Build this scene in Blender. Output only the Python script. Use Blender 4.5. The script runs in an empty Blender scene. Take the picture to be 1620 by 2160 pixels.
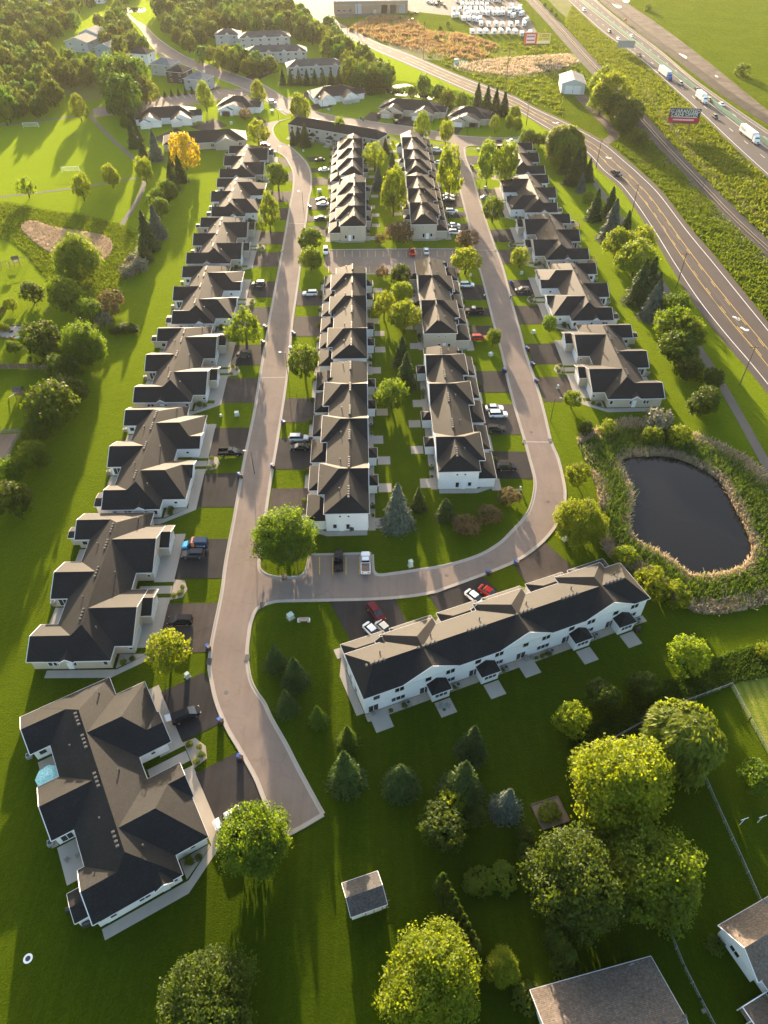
import bpy, bmesh, math, random
import numpy as np
from mathutils import Vector, Matrix
from mathutils.geometry import tessellate_polygon

# ------------------------------------------------------------------ camera, sky, sun, exposure
scn = bpy.context.scene
col = scn.collection
FPX, PITCH, CAM_H = 1497.0, math.radians(44.4), 110.0      # focal length in photo pixels, tilt below the horizon, metres
SN, CS = math.sin(PITCH), math.cos(PITCH)
cam_d = bpy.data.cameras.new('camera'); cam = bpy.data.objects.new('camera', cam_d); col.objects.link(cam)
cam.location = (0, 0, CAM_H); cam.rotation_euler = (math.pi/2 - PITCH, 0, 0)
cam_d.sensor_fit = 'VERTICAL'; cam_d.sensor_height = 24.0; cam_d.lens = 24.0*FPX/2160.0
cam_d.clip_start = 1.0; cam_d.clip_end = 9000.0
scn.camera = cam

SUN_AZ, SUN_EL = math.radians(-8.3), math.radians(9.4)     # low sun ahead of the camera, a little to the left
world = bpy.data.worlds.new('World'); scn.world = world; world.use_nodes = True
wn = world.node_tree; wn.nodes.clear()
sky = wn.nodes.new('ShaderNodeTexSky'); sky.sky_type = 'NISHITA'; sky.sun_disc = False
sky.sun_elevation = SUN_EL; sky.sun_rotation = SUN_AZ; sky.air_density = 1.0; sky.dust_density = 3.0; sky.ozone_density = 1.0
bg = wn.nodes.new('ShaderNodeBackground'); bg.inputs[1].default_value = 0.14
wo = wn.nodes.new('ShaderNodeOutputWorld')
wn.links.new(sky.outputs[0], bg.inputs[0]); wn.links.new(bg.outputs[0], wo.inputs[0])
sd = bpy.data.lights.new('sun', 'SUN'); sd.energy = 4.6; sd.angle = math.radians(0.6); sd.color = (1.0, 0.78, 0.54)
sun = bpy.data.objects.new('sun', sd); col.objects.link(sun)
sdir = Vector((math.sin(SUN_AZ)*math.cos(SUN_EL), math.cos(SUN_AZ)*math.cos(SUN_EL), math.sin(SUN_EL)))
sun.rotation_euler = sdir.to_track_quat('Z', 'Y').to_euler(); sun.location = sdir*500
scn.view_settings.view_transform = 'Standard'; scn.view_settings.look = 'None'
scn.view_settings.exposure = 2.1; scn.view_settings.gamma = 1.0; scn.view_settings.use_curve_mapping = False
scn.render.engine = 'CYCLES'
cy = scn.cycles; cy.max_bounces = 6; cy.diffuse_bounces = 3; cy.glossy_bounces = 2; cy.transmission_bounces = 3
cy.transparent_max_bounces = 6; cy.volume_bounces = 0; cy.use_denoising = True
cy.sample_clamp_indirect = 6.0

# ------------------------------------------------------------------ helpers
def G(px, py, z=0.0):
    """photo pixel -> point at height z (the ground is flat)"""
    u = (px-810)/FPX; v = (py-1080)/FPX; d = (CAM_H-z)/(SN+v*CS)
    return Vector((u*d, d*(CS-v*SN), z))
def depth(px, py, z=0.0):
    return (CAM_H-z)/(SN+(py-1080)/FPX*CS)

KIDS = {}
def link(o, parent=None):
    col.objects.link(o)
    if parent is not None:
        o.parent = parent; KIDS.setdefault(parent.name, []).append(o)
    return o
def tag(o, label=None, cat=None, group=None, kind=None):
    if label: o['label'] = label
    if cat: o['category'] = cat
    if group: o['group'] = group
    if kind: o['kind'] = kind
    return o
def thing(name, label, cat, loc=(0,0,0), rz=0.0, group=None, scale=None):
    o = bpy.data.objects.new(name, None); o.empty_display_size = 0.3
    o.location = loc; o.rotation_euler = (0, 0, rz)
    if scale is not None: o.scale = scale
    link(o); return tag(o, label, cat, group)
def inst(name, mesh, parent=None, loc=(0,0,0), rz=0.0, scale=None, mat=None):
    o = bpy.data.objects.new(name, mesh); o.location = loc; o.rotation_euler = (0, 0, rz)
    if scale is not None: o.scale = scale
    if mat is not None:
        o.material_slots[0].link = 'OBJECT'; o.material_slots[0].material = mat
    return link(o, parent)
def copy_tree(o, parent=None):
    c = o.copy(); link(c, parent)
    for ch in KIDS.get(o.name, []): copy_tree(ch, c)
    return c

class MB:
    """collects faces; build() links them as ONE mesh object"""
    def __init__(s): s.v = []; s.f = []; s.m = []
    def poly(s, pts, m=0):
        i = len(s.v); s.v += [tuple(p) for p in pts]; s.f.append(tuple(range(i, i+len(pts)))); s.m.append(m); return s
    def solid(s, pts, faces, m=0, ms=None):
        i = len(s.v); s.v += [tuple(p) for p in pts]
        for k, f in enumerate(faces): s.f.append(tuple(i+j for j in f)); s.m.append(ms[k] if ms else m)
        return s
    def box(s, x0, x1, y0, y1, z0, z1, m=0):
        if x0 > x1: x0, x1 = x1, x0
        if y0 > y1: y0, y1 = y1, y0
        return s.solid([(x0,y0,z0),(x1,y0,z0),(x1,y1,z0),(x0,y1,z0),(x0,y0,z1),(x1,y0,z1),(x1,y1,z1),(x0,y1,z1)],
                       [(3,2,1,0),(4,5,6,7),(0,1,5,4),(1,2,6,5),(2,3,7,6),(3,0,4,7)], m)
    def beam(s, p, q, w, h, m=0):
        p = Vector(p); q = Vector(q); d = (q-p)
        if d.length < 1e-6: return s
        d.normalize(); sd_ = d.cross(Vector((0,0,1)))
        if sd_.length < 1e-3: sd_ = Vector((1,0,0))
        sd_.normalize(); up = sd_.cross(d); a = sd_*(w/2); b = up*(h/2)
        pts = [p-a-b, p+a-b, p+a+b, p-a+b, q-a-b, q+a-b, q+a+b, q-a+b]
        return s.solid(pts, [(0,1,2,3),(7,6,5,4),(1,0,4,5),(2,1,5,6),(3,2,6,7),(0,3,7,4)], m)
    def cyl(s, c, r0, r1, z0, z1, n=10, m=0, cap=True):
        i = len(s.v)
        for k in range(n):
            a = 2*math.pi*k/n; s.v.append((c[0]+r0*math.cos(a), c[1]+r0*math.sin(a), z0))
        for k in range(n):
            a = 2*math.pi*k/n; s.v.append((c[0]+r1*math.cos(a), c[1]+r1*math.sin(a), z1))
        for k in range(n):
            s.f.append((i+k, i+(k+1)%n, i+n+(k+1)%n, i+n+k)); s.m.append(m)
        if cap:
            s.f.append(tuple(i+n+k for k in range(n))); s.m.append(m)
            s.f.append(tuple(i+n-1-k for k in range(n))); s.m.append(m)
        return s
    def tube(s, pts, rad, n=6, m=0):
        prev = None; pts = [Vector(p) for p in pts]
        for k, p in enumerate(pts):
            d = (pts[min(k+1, len(pts)-1)]-pts[max(k-1, 0)]).normalized()
            a = d.orthogonal().normalized(); b = d.cross(a)
            r = rad[k] if isinstance(rad, (list, tuple)) else rad
            i = len(s.v)
            for j in range(n):
                t = 2*math.pi*j/n; s.v.append(tuple(p+(a*math.cos(t)+b*math.sin(t))*r))
            if prev is not None:
                for j in range(n): s.f.append((prev+j, prev+(j+1)%n, i+(j+1)%n, i+j)); s.m.append(m)
            prev = i
        return s
    def mesh(s, name, mats, smooth=False, fix=True):
        me = bpy.data.meshes.new(name); me.from_pydata(s.v, [], s.f)
        for m in (mats if isinstance(mats, (list, tuple)) else [mats]): me.materials.append(m)
        me.polygons.foreach_set('material_index', s.m)
        if fix:
            bm = bmesh.new(); bm.from_mesh(me); bmesh.ops.recalc_face_normals(bm, faces=bm.faces); bm.to_mesh(me); bm.free()
        if smooth: me.polygons.foreach_set('use_smooth', [True]*len(me.polygons))
        me.update(); return me
    def build(s, name, mats, parent=None, smooth=False, fix=True):
        return link(bpy.data.objects.new(name, s.mesh(name, mats, smooth, fix)), parent)

def spline(pts, n=6, closed=False):
    """Catmull-Rom through 2-D/3-D points"""
    P = [Vector((p[0], p[1], 0)) for p in pts]; out = []; N = len(P)
    for i in range(N if closed else N-1):
        p1, p2 = P[i], P[(i+1) % N]
        p0 = P[i-1] if (i > 0 or closed) else p1*2-p2
        p3 = P[(i+2) % N] if (i+2 < N or closed) else p2*2-p1
        for k in range(n):
            t = k/n
            out.append(0.5*((2*p1)+(p2-p0)*t+(2*p0-5*p1+4*p2-p3)*t*t+(3*p1-p0-3*p2+p3)*t**3))
    if not closed: out.append(P[-1])
    return out
def resample(pts, n):
    L = [0.0]
    for a, b in zip(pts, pts[1:]): L.append(L[-1]+(b-a).length)
    out = []; j = 0
    for k in range(n):
        s_ = L[-1]*k/(n-1)
        while j < len(L)-2 and L[j+1] < s_: j += 1
        t = (s_-L[j])/max(L[j+1]-L[j], 1e-9); out.append(pts[j].lerp(pts[j+1], min(max(t, 0), 1)))
    return out
def gp(pix): return [G(*p) for p in pix]

# ------------------------------------------------------------------ materials (all procedural)
class NT:
    def __init__(s, name):
        s.m = bpy.data.materials.new(name); s.m.use_nodes = True; s.t = s.m.node_tree; s.t.nodes.clear()
        s.out = s.n('ShaderNodeOutputMaterial')
    def n(s, typ, **kw):
        x = s.t.nodes.new(typ)
        for k, v in kw.items(): setattr(x, k, v)
        return x
    def l(s, a, b): s.t.links.new(a, b)
    def pos(s):
        return s.n('ShaderNodeNewGeometry').outputs['Position']
    def noise(s, vec, scale, detail=3, rough=0.55, dist=0.0):
        x = s.n('ShaderNodeTexNoise'); x.inputs['Scale'].default_value = scale; x.inputs['Detail'].default_value = detail
        x.inputs['Roughness'].default_value = rough; x.inputs['Distortion'].default_value = dist
        if vec is not None: s.l(vec, x.inputs['Vector'])
        return x.outputs['Fac']
    def ramp(s, fac, stops):
        r = s.n('ShaderNodeValToRGB'); e = r.color_ramp.elements
        while len(e) < len(stops): e.new(0.5)
        for el, (p, c) in zip(e, stops): el.position = p; el.color = (*c, 1)
        s.l(fac, r.inputs[0]); return r.outputs[0]
    def mix(s, fac, a, b, mode='MIX'):
        x = s.n('ShaderNodeMix', data_type='RGBA', blend_type=mode)
        if isinstance(fac, (int, float)): x.inputs[0].default_value = fac
        else: s.l(fac, x.inputs[0])
        for i, c in ((6, a), (7, b)):
            if isinstance(c, (tuple, list)): x.inputs[i].default_value = (*c[:3], 1)
            else: s.l(c, x.inputs[i])
        return x.outputs[2]
    def math(s, op, a, b=None):
        x = s.n('ShaderNodeMath', operation=op)
        for i, c in ((0, a), (1, b)):
            if c is None: continue
            if isinstance(c, (int, float)): x.inputs[i].default_value = c
            else: s.l(c, x.inputs[i])
        return x.outputs[0]
    def mapping(s, vec, scale=(1,1,1), rot=(0,0,0)):
        x = s.n('ShaderNodeMapping'); x.inputs['Scale'].default_value = scale; x.inputs['Rotation'].default_value = rot
        s.l(vec, x.inputs[0]); return x.outputs[0]
    def bump(s, h, strength=0.3, dist=0.1):
        b = s.n('ShaderNodeBump'); b.inputs['Strength'].default_value = strength; b.inputs['Distance'].default_value = dist
        s.l(h, b.inputs['Height']); return b.outputs[0]
    def principled(s, color, rough=0.8, spec=0.3, normal=None, metal=0.0, **kw):
        p = s.n('ShaderNodeBsdfPrincipled')
        if isinstance(color, (tuple, list)): p.inputs['Base Color'].default_value = (*color[:3], 1)
        else: s.l(color, p.inputs['Base Color'])
        p.inputs['Roughness'].default_value = rough; p.inputs['Specular IOR Level'].default_value = spec
        p.inputs['Metallic'].default_value = metal
        for k, v in kw.items(): p.inputs[k.replace('_', ' ')].default_value = v
        if normal is not None: s.l(normal, p.inputs['Normal'])
        s.l(p.outputs[0], s.out.inputs[0]); return p

def plain(name, c, rough=0.6, spec=0.4, metal=0.0, var=0.12, scale=2.0, **kw):
    t = NT(name); f = t.noise(t.pos(), scale, 4)
    a = tuple(x*(1-var) for x in c); b = tuple(min(x*(1+var), 1) for x in c)
    t.principled(t.ramp(f, [(0.3, a), (0.7, b)]), rough, spec, None, metal, **kw); return t.m

def mat_grass(name, lo, mid, hi, stripes=0.0, rough_amt=0.5, bump_d=0.25, patch=0.02, sheen=0.35, fine=2.6):
    t = NT(name); P = t.pos()
    big = t.noise(P, patch, 4, 0.6, 0.8); med = t.noise(P, 0.16, 5, 0.65, 0.4); fi = t.noise(P, fine, 3, 0.7)
    sp = t.noise(P, 0.8, 4, 0.7, 1.2)
    f = t.math('ADD', t.math('ADD', t.math('MULTIPLY', big, 0.26), t.math('MULTIPLY', sp, 0.24)), t.math('ADD', t.math('MULTIPLY', med, 0.18), t.math('MULTIPLY', fi, 0.32)))
    stk = t.noise(t.mapping(P, (0.9, 0.045, 1), (0, 0, math.radians(6))), 1.0, 4, 0.65, 0.6)
    f = t.math('ADD', t.math('MULTIPLY', f, 0.8), t.math('MULTIPLY', stk, 0.2))
    if stripes:
        wv = t.n('ShaderNodeTexWave', wave_type='BANDS', bands_direction='X'); wv.inputs['Scale'].default_value = 0.20
        wv.inputs['Distortion'].default_value = 2.0; wv.inputs['Detail'].default_value = 2.0; wv.inputs['Detail Scale'].default_value = 0.3
        t.l(t.mapping(P, (1, 0.15, 1), (0, 0, math.radians(8))), wv.inputs['Vector'])
        f = t.math('ADD', f, t.math('MULTIPLY', t.math('SUBTRACT', wv.outputs['Fac'], 0.5), stripes))
    c = t.ramp(f, [(0.39, lo), (0.5, mid), (0.61, hi)])
    h = t.math('ADD', t.math('MULTIPLY', t.noise(P, fine*1.3, 4, 0.75), 0.8), t.math('MULTIPLY', t.noise(P, 0.5, 4, 0.6, 1.0), rough_amt))
    p = t.principled(c, 0.9, 0.0, t.bump(h, 0.9, bump_d))
    p.inputs['Sheen Weight'].default_value = sheen; p.inputs['Sheen Roughness'].default_value = 0.55
    p.inputs['Sheen Tint'].default_value = (0.66, 0.90, 0.05, 1)
    return t.m

def mat_asphalt(name, c, var=0.25, crack=0.0, spec=0.06):
    t = NT(name); P = t.pos()
    big = t.noise(P, 0.12, 5, 0.65, 0.5); fi = t.noise(P, 6.0, 3, 0.8)
    lon = t.noise(t.mapping(P, (0.9, 0.04, 1)), 1.0, 3, 0.6)
    f = t.math('ADD', t.math('MULTIPLY', big, 0.5), t.math('ADD', t.math('MULTIPLY', fi, 0.25), t.math('MULTIPLY', lon, 0.25)))
    a = tuple(x*(1-var) for x in c); b = tuple(x*(1+var) for x in c)
    cc = t.ramp(f, [(0.3, a), (0.7, b)])
    if crack:
        v = t.n('ShaderNodeTexVoronoi', feature='DISTANCE_TO_EDGE'); v.inputs['Scale'].default_value = 0.11
        wob = t.n('ShaderNodeVectorMath', operation='ADD'); nn = t.n('ShaderNodeTexNoise'); nn.inputs['Scale'].default_value = 0.7
        t.l(P, nn.inputs['Vector']); t.l(P, wob.inputs[0]); sc = t.n('ShaderNodeVectorMath', operation='SCALE'); sc.inputs['Scale'].default_value = 2.0
        t.l(nn.outputs['Color'], sc.inputs[0]); t.l(sc.outputs[0], wob.inputs[1]); t.l(wob.outputs[0], v.inputs['Vector'])
        k = t.ramp(v.outputs['Distance'], [(0.004, (1,1,1)), (0.012, (0,0,0))])
        bw = t.n('ShaderNodeRGBToBW'); t.l(k, bw.inputs[0])
        cc = t.mix(t.math('MULTIPLY', bw.outputs[0], crack), cc, tuple(x*0.35 for x in c))
    t.principled(cc, 0.85, spec, t.bump(fi, 0.3, 0.01)); return t.m

def mat_shingle(name, c, sheen=0.033):
    t = NT(name); P = t.pos()
    sep = t.n('ShaderNodeSeparateXYZ'); t.l(P, sep.inputs[0])
    row = t.math('FRACT', t.math('MULTIPLY', sep.outputs[2], 14.0))
    fi = t.noise(t.mapping(P, (1, 1, 3)), 2.6, 4, 0.8); big = t.noise(P, 0.25, 3)
    f = t.math('ADD', t.math('MULTIPLY', fi, 0.65), t.math('ADD', t.math('MULTIPLY', big, 0.25), t.math('MULTIPLY', row, 0.10)))
    cc = t.ramp(f, [(0.36, tuple(x*0.45 for x in c)), (0.52, c), (0.66, tuple(x*1.9 for x in c))])
    p = t.principled(cc, 0.70, 0.18, t.bump(fi, 0.35, 0.03))
    p.inputs['Sheen Weight'].default_value = sheen; p.inputs['Sheen Roughness'].default_value = 0.5; p.inputs['Sheen Tint'].default_value = (1.0, 0.82, 0.68, 1)
    return t.m

def mat_siding(name, c, per=0.2, vert=False):
    t = NT(name); P = t.pos(); sep = t.n('ShaderNodeSeparateXYZ'); t.l(P, sep.inputs[0])
    row = t.math('FRACT', t.math('MULTIPLY', sep.outputs[0 if vert else 2], 1/per))
    groove = t.ramp(row, [(0.0, (0.72,)*3), (0.14, (1,)*3)])
    n_ = t.noise(P, 0.5, 4)
    cc = t.mix(1.0, t.ramp(n_, [(0.3, tuple(x*0.93 for x in c)), (0.7, c)]), groove, 'MULTIPLY')
    t.principled(cc, 0.6, 0.3, t.bump(row, 0.4, 0.02)); return t.m

def mat_leaf(name, lo, hi, trans, tmix=0.5, hue=0.012, val=0.30, rough=0.6):
    t = NT(name); oi = t.n('ShaderNodeObjectInfo'); P = t.pos()
    n1 = t.noise(P, 0.55, 3, 0.6); n2 = t.noise(P, 3.0, 2, 0.6)
    f = t.math('ADD', t.math('MULTIPLY', n1, 0.5), t.math('MULTIPLY', n2, 0.5))
    c = t.ramp(f, [(0.36, lo), (0.64, hi)])
    hs = t.n('ShaderNodeHueSaturation'); t.l(c, hs.inputs['Color'])
    t.l(t.math('ADD', t.math('MULTIPLY', oi.outputs['Random'], hue*2), 0.5-hue), hs.inputs['Hue'])
    r2 = t.math('FRACT', t.math('MULTIPLY', oi.outputs['Random'], 37.7))
    t.l(t.math('ADD', t.math('MULTIPLY', r2, val), 1.0-val/2), hs.inputs['Value'])
    d = t.n('ShaderNodeBsdfPrincipled'); t.l(hs.outputs[0], d.inputs['Base Color']); d.inputs['Roughness'].default_value = rough
    d.inputs['Specular IOR Level'].default_value = 0.25
    tr = t.n('ShaderNodeBsdfTranslucent')
    t.l(t.mix(1.0, hs.outputs[0], trans, 'MULTIPLY'), tr.inputs['Color'])
    mx = t.n('ShaderNodeMixShader'); mx.inputs[0].default_value = tmix
    t.l(d.outputs[0], mx.inputs[1]); t.l(tr.outputs[0], mx.inputs[2]); t.l(mx.outputs[0], t.out.inputs[0]); return t.m

M = {}
M['lawn'] = mat_grass('lawn_grass', (0.003,0.012,0.0005), (0.009,0.024,0.0009), (0.025,0.043,0.0019), stripes=0.0, sheen=0.46)
M['field'] = mat_grass('meadow_grass', (0.010,0.022,0.002), (0.038,0.056,0.004), (0.085,0.092,0.010), rough_amt=1.8, bump_d=1.1, patch=0.05, sheen=0.26, fine=1.2)
M['rough'] = mat_grass('rough_grass', (0.012,0.030,0.002), (0.038,0.062,0.003), (0.078,0.092,0.006), rough_amt=1.8, bump_d=1.0, patch=0.06, sheen=0.42, fine=1.0)
M['dry'] = mat_grass('dry_reed_ground', (0.13,0.105,0.080), (0.20,0.165,0.130), (0.28,0.235,0.19), rough_amt=1.4, bump_d=0.7, patch=0.06, sheen=0.2, fine=1.3)
M['marsh'] = mat_grass('marsh_ground', (0.055,0.048,0.022), (0.11,0.085,0.055), (0.075,0.08,0.018), rough_amt=1.4, bump_d=0.7, patch=0.04, sheen=0.3, fine=1.0)
M['street'] = mat_asphalt('street_asphalt', (0.215,0.168,0.138), 0.22, 0.18)
M['county'] = mat_asphalt('county_road_asphalt', (0.105,0.086,0.076), 0.14, 0.0)
M['highway'] = mat_asphalt('highway_concrete', (0.13,0.113,0.10), 0.18, 0.0)
M['drive'] = mat_asphalt('driveway_asphalt', (0.036,0.033,0.032), 0.45, 0.0)
M['drive2'] = mat_asphalt('worn_driveway_asphalt', (0.066,0.054,0.047), 0.45, 0.3)
M['concrete'] = mat_asphalt('pale_concrete', (0.34,0.305,0.26), 0.14, 0.0)
M['kerb'] = mat_asphalt('kerb_concrete', (0.36,0.32,0.275), 0.18, 0.0)
M['path'] = mat_asphalt('path_asphalt', (0.13,0.115,0.10), 0.15, 0.0)
M['dirt'] = mat_asphalt('bare_dirt', (0.135,0.106,0.082), 0.75, 0.0)
M['dirt_dark'] = mat_asphalt('dark_embankment_soil', (0.060,0.050,0.040), 0.6, 0.0)
M['gravel'] = mat_asphalt('gravel', (0.13,0.118,0.105), 0.35, 0.0)
M['ballast'] = mat_asphalt('rail_ballast', (0.070,0.062,0.057), 0.35, 0.0)
M['vent'] = plain('dark_vent', (0.09,0.085,0.08), 0.5, 0.4)
M['mulch'] = mat_asphalt('planting_bed', (0.20,0.15,0.11), 0.35, 0.0)
M['rock'] = mat_asphalt('pale_rock_bed', (0.34,0.29,0.23), 0.3, 0.0)
M['roof'] = mat_shingle('charcoal_shingle', (0.012,0.013,0.014))
M['roof_brown'] = mat_shingle('brown_shingle', (0.125,0.100,0.080))
M['roof_grey'] = mat_shingle('grey_shingle', (0.075,0.070,0.066))
M['roof_pale'] = mat_shingle('pale_blue_grey_shingle', (0.16,0.17,0.175))
M['white_siding'] = mat_siding('white_siding', (0.80,0.79,0.78))
M['beige_siding'] = mat_siding('beige_siding', (0.50,0.43,0.34))
M['grey_siding'] = mat_siding('grey_siding', (0.42,0.43,0.42))
M['blue_siding'] = mat_siding('blue_grey_siding', (0.30,0.37,0.42))
M['brown_siding'] = mat_siding('dark_brown_siding', (0.075,0.06,0.052))
M['metal_siding'] = mat_siding('corrugated_metal', (0.60,0.62,0.62), 0.5, True)
M['brick'] = mat_siding('tan_brick', (0.36,0.24,0.16), 0.3)
M['trim'] = plain('white_trim', (0.66,0.65,0.64), 0.5, 0.4, var=0.04)
M['white'] = plain('white_paint', (0.80,0.80,0.79), 0.35, 0.5, var=0.03)
M['glass'] = plain('window_glass', (0.018,0.022,0.026), 0.06, 0.8, var=0.3)
M['dark'] = plain('dark_metal', (0.035,0.034,0.034), 0.5, 0.4)
M['grey_metal'] = plain('grey_metal', (0.32,0.33,0.33), 0.45, 0.5, 0.4)
M['wood'] = plain('weathered_wood', (0.16,0.115,0.08), 0.85, 0.2, var=0.3, scale=3)
M['grey_wood'] = plain('grey_weathered_wood', (0.24,0.22,0.19), 0.85, 0.2, var=0.3, scale=3)
M['pole_wood'] = plain('pole_wood', (0.13,0.095,0.07), 0.9, 0.2, var=0.25)
M['bark'] = plain('bark', (0.095,0.072,0.052), 0.95, 0.1, var=0.4, scale=6)
M['red'] = plain('red_paint', (0.45,0.025,0.02), 0.3, 0.5, var=0.05)
M['blue_plastic'] = plain('blue_plastic', (0.02,0.10,0.36), 0.4, 0.5)
M['brown_plastic'] = plain('brown_plastic', (0.07,0.04,0.03), 0.5, 0.4)
M['green_plastic'] = plain('pale_green_cabinet', (0.42,0.50,0.44), 0.5, 0.4)
M['teal'] = plain('teal_canvas', (0.07,0.34,0.34), 0.8, 0.2)
M['teal_pale'] = plain('pale_teal_canvas', (0.33,0.60,0.58), 0.8, 0.2, var=0.4, scale=5)
M['yellow_paint'] = plain('yellow_road_paint', (0.62,0.42,0.07), 0.7, 0.2, var=0.25)
M['white_paint'] = plain('white_road_paint', (0.72,0.70,0.66), 0.7, 0.2, var=0.2)
M['rust'] = plain('rusty_steel', (0.20,0.125,0.085), 0.7, 0.4, 0.3, var=0.3)
M['rail'] = plain('worn_rail_steel', (0.42,0.37,0.33), 0.4, 0.5, 0.6)
M['tyre'] = plain('tyre_rubber', (0.022,0.022,0.022), 0.85, 0.2)
M['rim'] = plain('alloy_rim', (0.42,0.42,0.43), 0.3, 0.6, 0.7)
M['lamp_red'] = plain('red_lens', (0.40,0.015,0.012), 0.2, 0.6)
M['lamp_clear'] = plain('clear_lens', (0.72,0.72,0.70), 0.1, 0.7)
M['orange'] = plain('orange_sheet', (0.75,0.20,0.04), 0.6, 0.3)
M['screen_green'] = plain('green_glare_screen', (0.10,0.24,0.17), 0.6, 0.3)
M['pink_stone'] = plain('tan_paver', (0.36,0.27,0.21), 0.8, 0.2)
M['leaf_green'] = mat_leaf('leaf_green', (0.045,0.085,0.006), (0.100,0.142,0.010), (2.6,2.5,0.7), 0.48)
M['leaf_yellow'] = mat_leaf('leaf_yellow_green', (0.098,0.145,0.007), (0.185,0.228,0.013), (1.95,1.85,0.7), 0.50)
M['leaf_dark'] = mat_leaf('leaf_dark_green', (0.026,0.052,0.005), (0.070,0.098,0.009), (2.4,2.25,0.7), 0.45)
M['leaf_gold'] = mat_leaf('leaf_golden', (0.30,0.26,0.010), (0.46,0.36,0.014), (1.7,1.4,0.7), 0.5, 0.01, 0.1)
M['leaf_wood'] = mat_leaf('leaf_woodland', (0.046,0.082,0.008), (0.110,0.145,0.014), (1.9,1.9,0.8), 0.45, 0.035, 0.5)
M['leaf_spruce'] = mat_leaf('needle_dark_green', (0.024,0.050,0.009), (0.066,0.100,0.018), (2.0,1.8,0.8), 0.32, 0.02, 0.35)
M['leaf_blue'] = mat_leaf('needle_blue_green', (0.060,0.085,0.060), (0.135,0.165,0.125), (1.4,1.3,0.9), 0.22, 0.01, 0.25)
M['leaf_bronze'] = mat_leaf('leaf_bronze', (0.065,0.055,0.028), (0.15,0.115,0.052), (2.0,1.6,1.0), 0.42, 0.02, 0.35)
M['leaf_grey'] = mat_leaf('leaf_silver_grey', (0.12,0.125,0.085), (0.21,0.21,0.15), (1.5,1.4,1.0), 0.3)
M['leaf_willow'] = mat_leaf('leaf_willow', (0.070,0.105,0.009), (0.165,0.195,0.018), (2.3,2.2,0.7), 0.46)
M['reed_dead'] = mat_leaf('dead_reed', (0.30,0.25,0.19), (0.52,0.45,0.36), (1.4,1.2,1.0), 0.4)
M['tuft'] = mat_leaf('meadow_tuft', (0.045,0.075,0.005), (0.105,0.130,0.010), (2.3,2.2,0.7), 0.48, 0.01, 0.1)
M['tuft_dry'] = mat_leaf('dry_marsh_reed', (0.15,0.11,0.06), (0.30,0.23,0.13), (1.7,1.5,1.0), 0.45)
M['reed_green'] = mat_leaf('green_reed', (0.030,0.070,0.010), (0.075,0.125,0.018), (2.2,1.9,0.8), 0.45)
def paint(name, c, rough=0.25, metal=0.0):
    k = 'paint_'+name
    if k not in M: M[k] = plain(name+'_car_paint', c, rough, 0.14 if c[1] < 0.06 else 0.35, metal, var=0.02)
    return M[k]
PAINT = dict(white=(0.80,0.80,0.79), black=(0.014,0.014,0.016), charcoal=(0.05,0.053,0.06), silver=(0.48,0.49,0.50), red=(0.40,0.02,0.016),
             maroon=(0.13,0.016,0.022), blue=(0.03,0.12,0.36), cream=(0.66,0.62,0.53), grey=(0.22,0.23,0.24), navy=(0.022,0.045,0.09), skyblue=(0.10,0.42,0.66), green=(0.03,0.12,0.09))
# ------------------------------------------------------------------ the setting: ground, water, roads
def sheet(name, pts, z, mat, kind='structure', parent=None):
    P = [Vector((p[0], p[1], z)) for p in pts]
    tris = tessellate_polygon([P]); b = MB(); b.v = [tuple(p) for p in P]
    for t in tris:
        a, bb, c = (P[i] for i in t)
        b.f.append(tuple(t) if (bb-a).cross(c-a).z > 0 else tuple(reversed(t))); b.m.append(0)
    o = b.build(name, mat, parent, fix=False)
    if parent is None: tag(o, kind=kind)
    return o
def strip(name, left, right, z, mat, n=60, smooth=8):
    L = resample(spline(left, smooth), n); R = resample(spline(right, smooth), n); b = MB()
    for p in L: b.v.append((p.x, p.y, z))
    for p in R: b.v.append((p.x, p.y, z))
    for i in range(n-1): b.f.append((i, n+i, n+i+1, i+1)); b.m.append(0)
    o = b.build(name, mat, fix=False)
    me = o.data
    if me.polygons[0].normal.z < 0: me.flip_normals()
    return tag(o, kind='structure')
def ribbon(name, line, prof, mat, kind='structure', n=6, sm=True, parent=None):
    """sweep a profile [(offset to the left, z)] along a ground line"""
    P = spline(line, n) if sm else [Vector((p[0], p[1], 0)) for p in line]
    b = MB(); k = len(prof)
    for i, p in enumerate(P):
        d = (P[min(i+1, len(P)-1)]-P[max(i-1, 0)]).normalized(); nrm = Vector((-d.y, d.x, 0))
        for o_, z in prof: q = p+nrm*o_; b.v.append((q.x, q.y, z))
    for i in range(len(P)-1):
        for j in range(k-1):
            b.f.append((i*k+j, (i+1)*k+j, (i+1)*k+j+1, i*k+j+1)); b.m.append(0)
    o = b.build(name, mat, parent, fix=False)
    for f in o.data.polygons[:k-1]:
        if abs(f.normal.z) > 0.9:
            if f.normal.z < 0: o.data.flip_normals()
            break
    if parent is None: tag(o, kind=kind)
    return o
KERB = [(-0.36,0.047),(0.08,0.052),(0.12,0.14),(0.34,0.14),(0.37,0.0)]
KERB_R = [(-o_, z) for o_, z in reversed(KERB)]
def kerb(pix, right=False): return ribbon('kerb', gp(pix), KERB_R if right else KERB, M['kerb'])
def marking(pix_or_pts, w, mat, z, pts=False, sm=True, name='road_marking'):
    return ribbon(name, pix_or_pts if pts else gp(pix_or_pts), [(-w/2, z), (w/2, z)], mat, sm=sm)

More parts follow.
